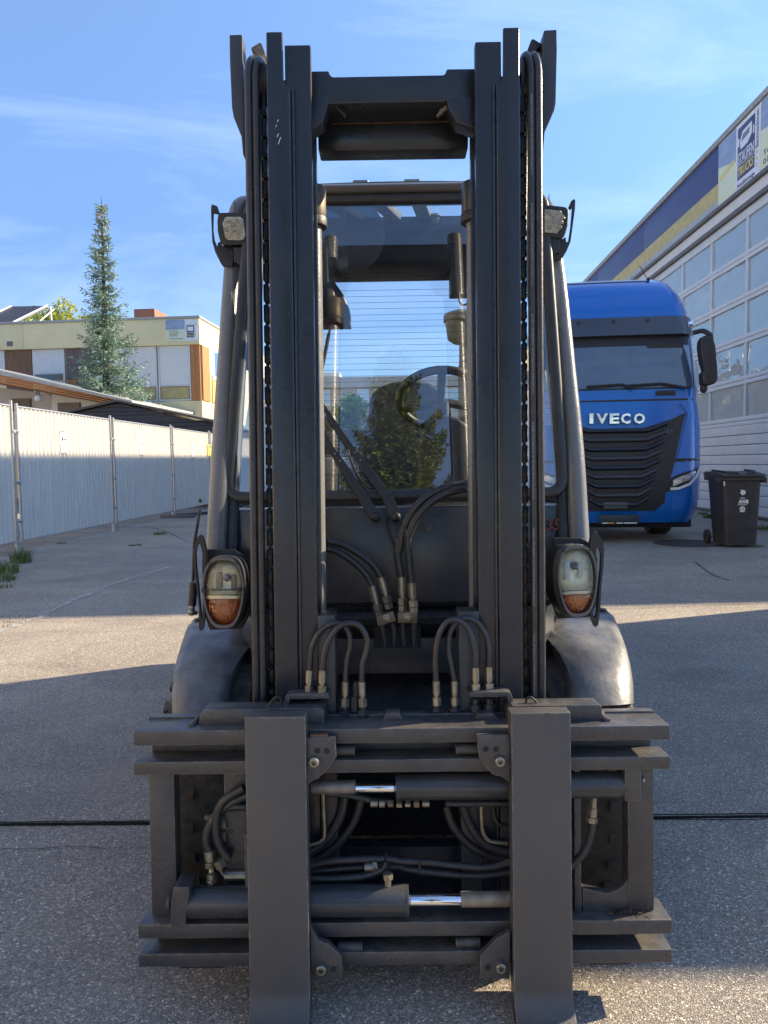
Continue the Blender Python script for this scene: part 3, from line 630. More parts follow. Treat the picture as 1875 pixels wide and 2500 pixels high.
for (u, v, wd, ht, yel, lb_) in ((155, 1078, .24, .37, 0, 'white printed notice on the large near fence panel'), (345, 1088, .24, .37, 0, 'white printed notice on the second fence panel'),
                            (470, 1101, .24, .37, 0, 'small far white notice left of the yellow one on the fence'), (510, 1100, .3, .32, 1, 'yellow notice on the fence beside the forklift pillar')):
    c = fz(u, v); nb = thing('fence_notice', lb_, 'notice', FF @ V((c.x, -.01, c.z)), 'notices on the fence')
    obj('plate', MB().box(c.x-wd/2, c.x+wd/2, -.012, -.005, c.z-ht/2, c.z+ht/2), mat('notice_yellow', (.75, .6, .03), .5, var=.03) if yel else M['white'], nb, FF)
    mk = M['black']
    for (x0, x1, z0, z1) in ((.1, .6, .9, .95), (.12, .9, .22, .25), (.12, .7, .14, .17), (.2, .8, .03, .06)):
        obj('print_line', MB().box(c.x-wd/2+wd*x0, c.x-wd/2+wd*x1, -.015, -.0125, c.z-ht/2+ht*z0, c.z-ht/2+ht*z1), m_gut, nb, FF)
    if not yel:
        obj('print_mark', MB().ball((c.x-.05, -.013, c.z+.04), .035, 10, (1, .08, 1)), m_nav, nb, FF)
        obj('print_mark', MB().box(c.x+.0, c.x+.09, -.015, -.0125, c.z+.02, c.z+.045), m_gut, nb, FF)
# gutter pieces by the fence and grass
c = V(hit(455, 1262, I4, 2, 0))
dpz = thing('gutter_scrap', 'dark metal gutter pieces lying at the foot of the fence', 'scrap', c)
obj('channel', MB().prism([(c.y-.4, .01), (c.y-.4, .08), (c.y-.38, .08), (c.y-.38, .03), (c.y-.3, .03), (c.y-.3, .08), (c.y-.28, .08), (c.y-.28, .01)], c.x-.5, c.x+.3, 0), m_gut, dpz, bevel=.002)
obj('channel', MB().tube([(c.x-.35, c.y+.1, .03), (c.x+.45, c.y+.8, .05)], .035, 8), mat('scrap_black', (.03, .03, .03), .5), dpz)
def tuft(mb, cx, cy, rad, n, h, z=0):
    for _ in range(n):
        a = rnd.uniform(0, 2*pi); r = rad*sqrt(rnd.random()); x, y = cx+r*cos(a), cy+r*sin(a)
        d = V((rnd.uniform(-1, 1), rnd.uniform(-1, 1), 0)).normalized(); hh = h*rnd.uniform(.35, 1); s = V((-d.y, d.x, 0))*.004
        p = V((x, y, z)); q = p+d*hh*.25+V((0, 0, hh*.65)); e = p+d*hh*.7+V((0, 0, hh*rnd.uniform(.6, 1)))
        mb.add([p-s, p+s, q+s*.7, q-s*.7, e], [(0, 1, 2, 3), (3, 2, 4)])
tb = MB()
for (u, v, r, n, h) in ((12, 1400, .16, 200, .2), (52, 1374, .13, 200, .26), (0, 1418, .18, 160, .14), (390, 1305, .12, 90, .08), (330, 1333, .1, 60, .05), (10, 1434, .1, 60, .06),
                        (150, 1328, .08, 50, .05), (-5, 1520, .25, 60, .03), (1735, 1265, .14, 260, .12), (1800, 1285, .12, 100, .08), (1860, 1293, .2, 200, .12), (1715, 1256, .1, 100, .1), (1850, 1335, .08, 60, .05)):
    c = hit(u, v, I4, 2, 0); tuft(tb, c.x, c.y, r, n, h)
kind(obj('grass', tb, mat('grass_blades', (.13, .16, .04), .7, var=.35, vs=9), smooth=0), 'stuff')

# ------------------------------------------------------------------ trees
def leafmat(name, c1, c2, tr=.25):
    m = bpy.data.materials.new(name); m.use_nodes = True; t = m.node_tree; L = t.links.new; p = t.nodes['Principled BSDF']
    co = N(t, 'ShaderNodeTexCoord'); n1 = N(t, 'ShaderNodeTexNoise', Scale=1.8, Detail=5); L(co.outputs['Object'], n1.inputs['Vector'])
    n2 = N(t, 'ShaderNodeTexWhiteNoise'); g_ = N(t, 'ShaderNodeNewGeometry'); L(g_.outputs['Random Per Island'], n2.inputs['Vector'])
    ad = N(t, 'ShaderNodeMixRGB', Fac=.45); L(n1.outputs[0], ad.inputs[1]); L(g_.outputs['Random Per Island'], ad.inputs[2])
    r = N(t, 'ShaderNodeValToRGB'); r.color_ramp.elements[0].position = .3; r.color_ramp.elements[1].position = .7
    r.color_ramp.elements[0].color = c1+(1,); r.color_ramp.elements[1].color = c2+(1,)
    L(ad.outputs[0], r.inputs[0]); L(r.outputs[0], p.inputs['Base Color']); p.inputs['Roughness'].default_value = .6
    p.inputs['Specular IOR Level'].default_value = .25
    if tr:
        o = t.nodes['Material Output']; tl = N(t, 'ShaderNodeBsdfTranslucent'); mx = N(t, 'ShaderNodeMixShader', Fac=tr)
        L(r.outputs[0], tl.inputs[0]); L(p.outputs[0], mx.inputs[1]); L(tl.outputs[0], mx.inputs[2]); L(mx.outputs[0], o.inputs[0])
    return m
m_bark = mat('bark', (.12, .085, .06), .9, var=.35, vs=8, bump=.5, bs=20)
def leaf(mb, p, d, ln, wd, up=V((0, 0, 1))):
    s = d.cross(up)
    if s.length < 1e-3: s = V((1, 0, 0))
    s = s.normalized()*wd
    mb.add([p, p+d*ln*.5+s, p+d*ln, p+d*ln*.5-s], [(0, 1, 2, 3)])
def conifer(base, H_, rmax, seed, label, mlf, droop=.35, dens=1.0, bare=.10, cones=False, lean=(0, 0), prof=None, z0=.8, needle=(.10, .020)):
    rr = random.Random(seed); root = thing('conifer_tree', label, 'tree', base)
    fb, tb_ = MB(), MB(); B_ = V(base)
    def ax(z): return B_+V((lean[0]*z/H_, lean[1]*z/H_, z))
    tb_.tube([ax(z_) for z_ in (0, H_*.3, H_*.6, H_*.85, H_)], [H_*.018, H_*.014, H_*.009, H_*.004, .008], 8)
    z = z0
    while z < H_*.985:
        t = z/H_; L_ = rmax*(prof(t) if prof else (1-t)**.8*1.05+.04)
        nb = max(3, int((5+3*(1-t))*dens)); ph = rr.uniform(0, 6.28)
        for k in range(nb):
            a = ph+k*2*pi/nb+rr.uniform(-.35, .35); l = L_*rr.uniform(.55, 1.2)*(1.0 if rr.random() > .15 else .6)
            o_ = ax(z+rr.uniform(-.1, .1)); dr = V((cos(a), sin(a), 0)); pts = []
            up0 = .15-.25*(1-t)
            for j in range(7):
                s = j/6; pts.append(o_+dr*l*s+V((0, 0, l*(up0*s - droop*s*(1-s)*1.1 + .22*s*s))))
            tb_.tube([pts[0], pts[3], pts[6]], [.022*(1-t)+.008, .012, .004], 4, False)
            ns = max(4, int(l*13*dens))
            for j in range(ns):
                s = .12+.88*j/ns if rr.random() > bare else rr.uniform(.2, 1)
                i0 = min(5, int(s*6)); p = pts[i0].lerp(pts[i0+1], s*6-i0)
                for sd in (-1, 1):
                    dd = (dr*rr.uniform(.35, .9)+V((-dr.y, dr.x, 0))*sd*rr.uniform(.5, 1)+V((0, 0, rr.uniform(-.45, .15)))).normalized()
                    tw = l*.30*(1.1-s)*rr.uniform(.6, 1.3)+.09
                    m_ = max(2, int(tw/.055))
                    for q in range(m_):
                        pp = p+dd*tw*q/m_+V((0, 0, -.25*tw*(q/m_)**2))
                        d2 = (dd+V((rr.uniform(-.7, .7), rr.uniform(-.7, .7), rr.uniform(-.5, .6)))).normalized()
                        leaf(fb, pp, d2, needle[0]*rr.uniform(.7, 1.4), needle[1], V((rr.uniform(-1, 1), rr.uniform(-1, 1), 1)))
        z += rr.uniform(.20, .34)*(1.0 if t < .6 else .85)
    obj('trunk', tb_, m_bark, root); obj('crown', fb, mlf, root, smooth=0)
    if cones:
        cb_ = MB()
        for _ in range(22):
            z = H_*rr.uniform(.86, .985); a = rr.uniform(0, 6.28); r = rmax*.10*rr.uniform(.3, 1.2)*(1.4-z/H_)*2.2
            p = ax(z)+V((cos(a)*r, sin(a)*r, 0)); cb_.tube([p, p-V((0, 0, .13))], [.028, .014], 5)
        kind(obj('cone_cluster', cb_, mat('spruce_cones', (.34, .24, .10), .8, var=.3), root), 'stuff')
    return root
sb_ = hit(264, 960, I4, 1, 26.5); stt = hit(247, 470, I4, 1, 26.5)
Hs = stt.z; print('spruce height', Hs)
def sprof(t):
    if t < .25: return 1.0
    if t < .62: return 1.0-.58*(t-.25)/.37
    return .42-.34*((t-.62)/.38)**1.0
conifer((sb_.x-.1, 26.5, 0), Hs-.15, 1.75, 11, 'tall blue green spruce rising in front of the beige office', leafmat('blue_spruce_needles', (.09, .17, .135), (.45, .58, .44), .2),
        droop=.42, dens=1.3, cones=True, lean=(stt.x-sb_.x+.1, 0), prof=sprof, needle=(.12, .024))
def broadleaf(base, H_, R_, seed, label, mlf, n=9000, trunk=.35, lf=.09, zc=.62, sq=(1, 1, .9), upright=False):
    rr = random.Random(seed); root = thing('broadleaf_tree', label, 'tree', base); B_ = V(base); fb, tb_ = MB(), MB()
    tb_.tube([B_, B_+V((0, 0, H_*.35)), B_+V((.1, 0, H_*.8))], [H_*.022, H_*.016, .02], 8)
    cl = []
    for _ in range(30):
        d = V((rr.gauss(0, 1), rr.gauss(0, 1), rr.gauss(0, 1))).normalized()*R_*rr.uniform(.35, .9)
        c = B_+V((d.x*sq[0], d.y*sq[1], H_*zc+d.z*sq[2])); cl.append((c, R_*rr.uniform(.22, .42)))
        tb_.tube([B_+V((0, 0, H_*rr.uniform(.3, .6))), (B_+V((0, 0, H_*.6))).lerp(c, .6), c], [.06, .04, .012], 5, False)
    for _ in range(n):
        c, r = rr.choice(cl); d = V((rr.gauss(0, 1), rr.gauss(0, 1), rr.gauss(0, .9))).normalized()*r*rr.uniform(.3, 1.1)**.6
        q = V((rr.uniform(-1, 1), rr.uniform(-1, 1), rr.uniform(-1, .6))).normalized()
        leaf(fb, c+d, q, lf*rr.uniform(.6, 1.4), lf*.33, V((rr.uniform(-1, 1), rr.uniform(-1, 1), 1)))
    obj('trunk', tb_, m_bark, root); obj('crown', fb, mlf, root, smooth=0); return root
m_yg = leafmat('spring_leaves', (.22, .28, .04), (.58, .58, .12), .4)
p = hit(140, 760, I4, 1, 48); broadleaf((p.x, 48, 0), hit(140, 722, I4, 1, 48).z-.3, 2.3, 5, 'yellow green tree behind the office roof left of the spruce', m_yg, 9000, lf=.22, zc=.82)
p = hit(-5, 760, I4, 1, 48); broadleaf((p.x, 48, 0), hit(0, 726, I4, 1, 48).z-.2, 1.5, 6, 'yellow green tree top at the left frame edge behind the solar collector', m_yg, 4000, lf=.22, zc=.84)
p = hit(848, 1000, I4, 1, 24); broadleaf((p.x, 24, 0), hit(850, 928, I4, 1, 24).z, .78, 8, 'bright green young tree seen through the windscreen', leafmat('bright_leaves', (.10, .20, .02), (.30, .50, .06), .4), 6000, lf=.11, zc=.68, sq=(.8, .8, 1.5))
# dark conifer behind the camera that the windscreen mirrors
conifer((.15, -11.0, 0), 10.2, 2.5, 21, 'dark drooping evergreen behind the camera mirrored in the windscreen', leafmat('olive_needles', (.06, .10, .03), (.34, .38, .10), .2), droop=.95, dens=1.7, needle=(.12, .034), z0=3.4)

# ------------------------------------------------------------------ wheelie bin
m_bin = mat('bin_plastic', (.028, .026, .026), .5, var=.3, vs=7, bump=.12, bs=90, dust=.2, scratch=.05)
b0 = hit(1810, 1337, I4, 2, 0); bw = .58
WF = Mx.Translation((b0.x, b0.y, 0)) @ Mx.Rotation(-.06, 4, 'Z')
bn = thing('wheelie_bin', 'dark wheelie bin standing by the hall door right of the blue truck', 'bin', (b0.x, b0.y, 0))
def zbin(v): return hit(1802, v, WF, 1, 0).z
zt_ = zbin(1158); k = .5*bw
rows = []
hb = lambda z: .205+.045*(z/zt_)
body = MB(); pts = []
for z in (.03, .3, .6, .9*zt_, zt_-.06):
    w_ = hb(z); d0, d1 = -.02*(z/zt_), .50+.12*(z/zt_); r_ = .05; ring = []
    for (cx, cy, a0) in ((w_-r_, d0+r_, -90), (w_-r_, d1-r_, 0), (-w_+r_, d1-r_, 90), (-w_+r_, d0+r_, 180)):
        for q in range(4): a = R(a0+q*30); ring.append((cx+r_*cos(a), cy+r_*sin(a), z))
    ring.append(ring[0]); rows.append(ring)
body.grid(rows); body.add([r for r in rows[0][:-1]], [tuple(range(16))])
obj('body', body, m_bin, bn, WF, smooth=50)
obj('rim', MB().box(-.275, .275, -.055, .66, zt_-.085, zt_-.045).box(-.29, .29, -.03, .60, zt_-.058, zt_-.03), m_bin, bn, WF, bevel=.01)
lid = obj('lid', MB().prism([(-.075, zt_-.03), (-.06, zt_+.0), (.2, zt_+.03), (.62, zt_+.035), (.68, zt_-.0), (.68, zt_-.03)], -.275, .275, 0), m_bin, bn, WF, bevel=.012)
for s in (-1, 1): obj('lid_ridge', MB().tube(spline([(s*.06, -.03, zt_+.012), (s*.2, .1, zt_+.035), (s*.22, .5, zt_+.05)], 5), .014, 6), m_bin, bn, WF)
obj('handle', MB().tube([(-.2, .72, zt_-.02), (.2, .72, zt_-.02)], .016, 8), m_bin, bn, WF)
for s in (-1, 1):
    obj('side_grip', MB().box(s*.25, s*.31, -.03, .1, zt_-.115, zt_-.04), m_bin, bn, WF, bevel=.01)
    wq = obj('wheel', MB().rev([(-.025, .04), (-.025, .1), (.025, .1), (.025, .04), (-.025, .04)], (s*.255, .55, .1), 0, 24), M['tyre'], bn, WF, bevel=.006)
obj('wheel_axle', MB().cyl((-.25, .55, .1), (.25, .55, .1), .012, 8), M['steel'], bn, WF)
for zz_, d in ((.25, .004), (.47, .004)):
    obj('moulded_line', MB().box(-hb(zz_)+.03, hb(zz_)-.03, -.024*zz_/zt_-.002, .02, zz_-.006, zz_+.006), m_bin, bn, WF)
mw = M['white']; ya = lambda z: -.02*(z/zt_)-.004
text('lettering', 'AWB', WF, -.055, ya(.62), .590, .125, .052, mw, bn, bold=.03, shear=.15, ext=.02)
for (z_, w_) in ((.575, .12), (.482, .07), (.665, .06)):
    obj('print_line', MB().box(-w_/2, w_/2, ya(z_)-.001, 0, z_-.004, z_+.004), mw, bn, WF)
em = MB()
for (x_, z_, r_) in ((-.012, .735, .020), (.012, .755, .016), (.02, .725, .014), (-.015, .765, .012), (.028, .745, .010), (-.002, .712, .012)):
    em.ball((x_, ya(z_), z_), r_, 10, (1, .12, 1))
obj('crest', em, mw, bn, WF)
rg = MB(); rg.rev([(-.003, .022), (-.006, .026), (-.006, .034), (-.003, .036)], (0, ya(.52)+.003, .52), 1, 24); rg.box(-.012, .012, ya(.52)-.003, 0, .507, .533)
obj('ring_mark', rg, mw, bn, WF)
obj('white_tag', MB().box(-.262, -.245, -.058, -.05, zt_-.15, zt_-.09), mw, bn, WF)

# ------------------------------------------------------------------ blue truck
TY = 10.9
TX = hit(1507, 1141, I4, 1, TY).x
TF = Mx.Translation((TX, TY, 0)) @ Mx.Rotation(-.11, 4, 'Z')
tk = thing('parked_truck', 'blue high roof tractor truck parked facing the camera beside the hall', 'truck', (TX, TY, 0))
m_tb = mat('blue_truck_paint', (.003, .13, .50), .22, var=.03, coat=.8, spec=.5)
m_tbk = mat('truck_black_plastic', (.020, .021, .024), .42, var=.15, vs=6)
m_visor = mat('smoked_visor', (.05, .062, .085), .12, var=.05, spec=.7)
m_mesh = mat('grille_mesh', (.045, .046, .05), .5, var=.6, vs=45, bump=.9, bs=60)
m_tglass = glassmat('truck_windscreen', (.16, .20, .24), .30)
HW = hit(1719, 1150, TF, 1, .15).x
TZS = (hit(1507, 682, TF, 1, 1.2).z-3.0)/(3.81-3.0)
PZ = [(.33, .10, .93), (.42, .03, .965), (.6, .0, .99), (.9, -.01, 1.0), (1.25, .0, 1.0), (1.7, .03, 1.0), (2.2, .09, .985), (2.6, .18, .965), (3.0, .29, .945),
      (3.3, .40, .92), (3.5, .54, .87), (3.66, .74, .79), (3.76, 1.0, .70), (3.81, 1.4, .62), (3.83, 2.2, .60)]
PZ = [(a if a <= 3.0 else 3.0+(a-3.0)*TZS, b, c) for a, b, c in PZ]
def tprof(z):
    for (a, b) in zip(PZ[:-1], PZ[1:]):
        if z <= b[0]: 
            t = max(0, (z-a[0])/(b[0]-a[0])); return a[1]+(b[1]-a[1])*t, a[2]+(b[2]-a[2])*t
    return PZ[-1][1], PZ[-1][2]
def tsurf(s, z, off=0.0):      # s in -1..1 across the front
    y0, hw = tprof(z); x = s*hw*HW; a = abs(x)/(hw*HW)
    y = y0+.05*a*a+(.30*((a-.80)/.20)**2 if a > .80 else 0)
    return (x, y-off, z)
def tsx(x, z, off=0.0):
    return tsurf(max(-1, min(1, x/(tprof(z)[1]*HW))), z, off)
def patch(zs, xa, xb, off, n=24):
    mb = MB(); mb.grid([[tsx(xa(z)+(xb(z)-xa(z))*i/n, z, off) for i in range(n+1)] for z in zs]); return mb
def lin(a, b, n): return [a+(b-a)*i/n for i in range(n+1)]
def interp(tab):
    def f(z):
        if z <= tab[0][0]: return tab[0][1]
        for (a, b) in zip(tab[:-1], tab[1:]):
            if z <= b[0]: return a[1]+(b[1]-a[1])*(z-a[0])/(b[0]-a[0])
        return tab[-1][1]
    return f
def tzz(u, v): return hit(u, v, TF, 1, .05)
zW0, zW1 = tzz(1507, 951).z, hit(1507, 822, TF, 1, .3).z
zV1 = hit(1507, 775, TF, 1, .25).z; zBl = tzz(1690, 1124).z
ss = [-1+2*i/48 for i in range(49)]
def shell(zs, name, m, back):
    mb = MB(); rows = []
    for z in zs:
        f = [tsurf(s, z) for s in ss]; rows.append([(f[0][0]*.995, back, z)]+f+[(f[-1][0]*.995, back, z)])
    mb.grid(rows); mb.add([rows[0][0], rows[0][-1]]+[], []) ; return obj(name, mb, m, tk, TF, smooth=40)
shell(lin(zBl+.025, zW0, 10)+lin(zW0+.05, 3.0, 8)+[3.0+(q_-3)*TZS for q_ in (3.1, 3.2, 3.3, 3.4, 3.5, 3.58, 3.66, 3.71, 3.76, 3.79, 3.81, 3.83)], 'cab_body', m_tb, 2.3)
shell(lin(tzz(1507, 1277).z, zBl, 8), 'bumper', m_tb, 1.6)
obj('cab_core', MB().box(-1.02*HW*.95, 1.02*HW*.95, .42, 2.25, .75, zW0-.1).box(-1.1, 1.1, 1.2, 2.2, zW0-.1, 3.0), M['dark'], tk, TF)
obj('roof_hatch', patch([3+(q_-3)*TZS for q_ in lin(3.72, 3.82, 4)], lambda z: -.75, lambda z: .62, .03), m_visor, tk, TF, smooth=30, solid=.02)
obj('windscreen_frame', patch(lin(zW0-.0, zW1, 10), lambda z: -1.13*HW/1.25, lambda z: 1.13*HW/1.25, .006), M['black'], tk, TF, smooth=60)
wsr = lambda z: (1.075-.02*(z-zW0))*HW/1.25
obj('windscreen', patch(lin(zW0+.02, zW1-.0, 10), lambda z: -wsr(z), wsr, .018), mat('truck_glass_reflective', (.07, .105, .15), .04, var=.1, spec=1.0, coat=1.0), tk, TF, smooth=60)
obj('sun_band', patch(lin(zW1-.15, zW1+.02, 3), lambda z: -wsr(z), wsr, .022), M['black'], tk, TF, smooth=60)
obj('interior_shelf', patch(lin(zW1-.19, zW1-.14, 2), lambda z: .45, lambda z: .95, .024), mat('truck_interior', (.03, .028, .02), .7), tk, TF)
vis = patch(lin(zW1, zV1, 5), lambda z: -1.2*HW/1.25, lambda z: 1.19*HW/1.25, .11, 30)
obj('sun_visor', vis, m_visor, tk, TF, smooth=50, solid=.02)
for u in (1413, 1499, 1583):
    q = hit(u, 783, TF, 1, .2); obj('visor_bolt', MB().cyl((q.x, tsx(q.x, zV1-.06)[1]-.13, zV1-.06), (q.x, tsx(q.x, zV1-.06)[1]-.10, zV1-.06), .022, 10), m_tbk, tk, TF)
q = tsx(1.12*HW/1.25, zV1-.10, .15)
obj('badge', MB().tube([(q[0]-.14, q[1]-.03, q[2]-.01), (q[0]+.02, q[1]+.02, q[2])], .036, 10), M['chrome'], tk, TF)
# bonnet seam and grille
zS = tzz(1507, 978).z
obj('panel_seam', patch([zS-.012, zS+.012], lambda z: -1.06, lambda z: 1.06, .004), M['black'], tk, TF)
obj('panel_seam', patch([zBl-.015, zBl+.02], lambda z: -1.23, lambda z: 1.23, .002), M['black'], tk, TF)
gtop = tzz(1507, 1046).z; gwt = tzz(1674, 1008).z; gb_ = tzz(1507, 1247).z
gh = interp([(gb_, .52), (gb_+.12, .66), (tzz(1622, 1201).z, tzz(1622, 1201).x), (tzz(1640, 1141).z, tzz(1642, 1141).x), (gtop, tzz(1664, 1046).x), (gwt, tzz(1675, 1008).x)])
obj('grille_frame', patch(lin(gb_, gtop, 10), lambda z: -gh(z), gh, .015), m_tbk, tk, TF, smooth=40, solid=.01)
for s in (-1, 1):
    wz = lin(gtop, gwt, 5); inn = interp([(gtop, .36), (gtop+(gwt-gtop)*.5, .72), (gwt, gh(gwt)-.02)])
    obj('grille_wing', patch(wz, (lambda z: inn(z)) if s > 0 else (lambda z: -gh(z)), (lambda z: gh(z)) if s > 0 else (lambda z: -inn(z)), .015, 8), m_tbk, tk, TF, smooth=40, solid=.01)
for s in (-1, 1):
    zc_ = lin(zBl+.035, tzz(1690, 985).z, 10); cin = lambda z: gh(z)+.035+.0*z if z < gwt else gh(gwt)+.035-(z-gwt)*.9
    cout = lambda z: tprof(z)[1]*HW*.985
    obj('corner_panel', patch(zc_, (lambda z: cin(z)) if s > 0 else (lambda z: -cout(z)), (lambda z: cout(z)) if s > 0 else (lambda z: -cin(z)), .022, 8), m_tb, tk, TF, smooth=40, solid=.018)
nsl = 9
for i in range(nsl):
    z = gb_+.09+(gtop-gb_-.13)*i/(nsl-1); hwid = min(gh(z)-.20, .74); mb = MB(); rows = []
    P = []
    for j in range(21):
        x = -hwid+2*hwid*j/20; dip = .10*max(0, (abs(x)-hwid*.62)/(hwid*.38)); P.append((x, z+dip))
    for (dy, dz) in ((.018, .040), (.060, .034), (.085, -.006), (.03, -.032), (.018, -.03)):
        rows.append([tuple(V(tsx(x, zz2))+V((0, -dy, dz))) for (x, zz2) in P])
    mb.grid(rows); obj('grille_slat', mb, m_tbk if i % 2 == 0 else m_mesh, tk, TF, smooth=25, solid=.006)
    if i < nsl-1:
        for x in (-.3, -.1, .1, .3):
            pass
q = tzz(1500, 1233); obj('radar_cover', MB().box(q.x-.17, q.x+.17, -.07, -.0, q.z-.05, q.z+.05), mat('radar_grey', (.07, .075, .08), .4), tk, TF, bevel=.015)
q0 = tzz(1460, 1256); q1 = tzz(1556, 1278)
pl = obj('number_plate_holder', MB().box(q0.x, q1.x, -.045, -.012, q1.z, q0.z), mat('plate_dark', (.02, .03, .04), .35), tk, TF, bevel=.006)
for (a, b, m_) in ((.08, .22, M['white']), (.23, .38, mat('holder_orange', (.7, .35, .05), .5)), (.44, .6, M['white']), (.63, .95, M['white'])):
    obj('print_line', MB().box(q0.x+(q1.x-q0.x)*a, q0.x+(q1.x-q0.x)*b, -.049, -.0455, q1.z+.008, q1.z+.022), m_, pl, TF)
lx = tzz(1437, 1022).x; rx = tzz(1573, 1022).x; lw_ = (rx-lx)
for i, ch_ in enumerate('IVECO'):
    wd = (.07, .21, .17, .17, .20)[i]*lw_; xs_i = lx+lw_*(0, .12, .36, .56, .79)[i]; zb_ = tzz(1437+30*i, 1035).z; yb = tsx(xs_i+wd/2, zb_)[1]
    text('letter', ch_, TF, xs_i, yb-.045, zb_, wd, .145, mat('badge_chrome', (.62, .60, .56), .12, metal=1, var=.4, vs=9, bump=.3, bs=12) if i == 0 else bpy.data.materials['badge_chrome'], tk, bold=.035, ext=.03)
q = tzz(1619, 1060); text('letter', 'AS', TF, q.x, tsx(q.x, q.z)[1]-.04, q.z, .13, .07, m_visor, tk, shear=.3)
q = tzz(1620, 958); obj('camera_cover', MB().box(q.x-.1, q.x+.17, tsx(q.x, q.z)[1]-.03, tsx(q.x, q.z)[1]+.05, q.z-.035, q.z+.03), M['black'], tk, TF, bevel=.01)
# headlights and bumper shapes
for s in (-1, 1):
    def tp(u, v, off): 
        q = tzz(u, v); p = tsx(abs(q.x), q.z, off); return (p[0]*s, p[1], p[2])
    def hl(pts, off, nme, m_, par=tk, solid=.015):
        n_ = len(pts)//2; rows = []
        for j in range(7):
            t = j/6; rows.append([tp(pts[i][0]+(pts[-1-i][0]-pts[i][0])*t, pts[i][1]+(pts[-1-i][1]-pts[i][1])*t, off) for i in range(n_)])
        return obj(nme, MB().grid(rows), m_, par, TF, smooth=50, solid=solid)
    h_ = hl([(1630, 1170), (1650, 1160), (1680, 1150), (1700, 1144), (1716, 1140), (1714, 1150), (1702, 1170), (1680, 1184), (1652, 1193), (1624, 1201)], .012, 'headlight', M['black'])
    hl([(1641, 1172), (1655, 1165), (1680, 1156), (1700, 1150), (1698, 1160), (1680, 1172), (1656, 1181), (1641, 1187)], .02, 'lens', mat('truck_lamp', (.75, .78, .80), .2, metal=.5, var=.6, vs=25), h_, .01)
    hl([(1634, 1190), (1655, 1189), (1682, 1178), (1702, 1160), (1716, 1142), (1716, 1148), (1705, 1166), (1684, 1184), (1655, 1195), (1634, 1196)], .03, 'light_strip', M['white'], h_, .01)
    ex = lambda z: 1.26*HW/1.25
    obj('bumper_corner', MB().grid([[tuple(V(tsurf(s*(.62+.37*i/8), z, .035*sin(pi*min(1, i/8+.15)))) ) for i in range(9)] for z in lin(tzz(1507, 1277).z+.02, tzz(1640, 1210).z, 4)]), m_tb, tk, TF, smooth=60, solid=.01)
    # mirrors
    def mp_(u, v, y): q = hit(u, v, TF, 1, y); return V((q.x*s, y, q.z))
    mir = obj('mirror', MB().prism([(mp_(u, v, .0).x, mp_(u, v, .0).z) for (u, v) in ((1716, 820), (1737, 822), (1744, 845), (1749, 900), (1750, 928), (1742, 938), (1722, 943), (1714, 938), (1712, 912), (1719, 905), (1713, 886), (1708, 850), (1709, 832))], -.06, .16), M['black'], tk, TF, bevel=.03, seg=3)
    obj('mirror_joint', MB().box(mp_(1716, 886, 0).x, mp_(1747, 884, 0).x, -.063, -.05, mp_(1730, 886, 0).z, mp_(1730, 883, 0).z), m_tbk, mir, TF)
    obj('mirror_arm', MB().tube(spline([mp_(1694, 812, .2), mp_(1716, 808, .1), mp_(1733, 818, .05), mp_(1736, 830, .05)], 5), .035, 8), M['black'], tk, TF)
    obj('mirror_foot', MB().ball(mp_(1718, 948, .05), .055, 10, (1, 1, 1.3)), M['black'], mir, TF)
    obj('wheel', MB().rev([(-.15, .2), (-.16, .48), (-.1, .52), (.1, .52), (.16, .48), (.15, .2), (-.15, .2)], (s*.90, 1.5, .50), 0, 36), M['tyre'], tk, TF, smooth=40)
    obj('wheel', MB().rev([(-.3, .2), (-.31, .48), (-.25, .52), (.25, .52), (.31, .48), (.3, .2), (-.3, .2)], (s*.92, 5.1, .52), 0, 36), M['tyre'], tk, TF, smooth=40)
    obj('wiper', MB().tube([tuple(V(tsx(x, z, .05))) for (x, z) in ((s*.02+(.25 if s < 0 else .95), zW0-.0), (s*.02+(.1 if s < 0 else .6), zW0+.07), (s*.02+(-.4 if s < 0 else .1), zW0+.05))], .018, 6), M['black'], tk, TF)
obj('chassis', MB().box(-.42, .42, .5, 6.2, .55, .85), M['dark'], tk, TF)
obj('underrun_skirt', MB().box(-1.1, 1.1, .28, .9, .2, .38), M['dark'], tk, TF)
q = hit(1583, 682, TF, 1, .9); obj('antenna', MB().tube([(q.x, .9, q.z-.02), (q.x-.12, .95, q.z+.22)], .006, 5).ball((q.x, .9, q.z), .03, 8), M['black'], tk, TF)

# ------------------------------------------------------------------ forklift
XC = hit(968, 1150, I4, 1, 1.76).x
fl = thing('forklift', 'large dark grey forklift seen head on with raised twin rail mast and two wide forks', 'forklift', (XC, 2.6, 0))
F = Mx.Translation((0, 1.56, 0)) @ Mx.Rotation(R(-2.2), 4, 'X')
FM = F @ Mx.Translation((0, 0, 1)) @ Mx.Rotation(.0045, 4, 'Y') @ Mx.Translation((0, 0, -1))
P = M['paint']
def fx(u, v, y, G=F): p = hit(u, v, G, 1, y); return p.x, p.z
def pz(u, v, y, G=F): return V(hit(u, v, G, 1, y))
def px_r(px, y): return px/FPX*(1.56+y+.04)      # pixel size to metres at depth y
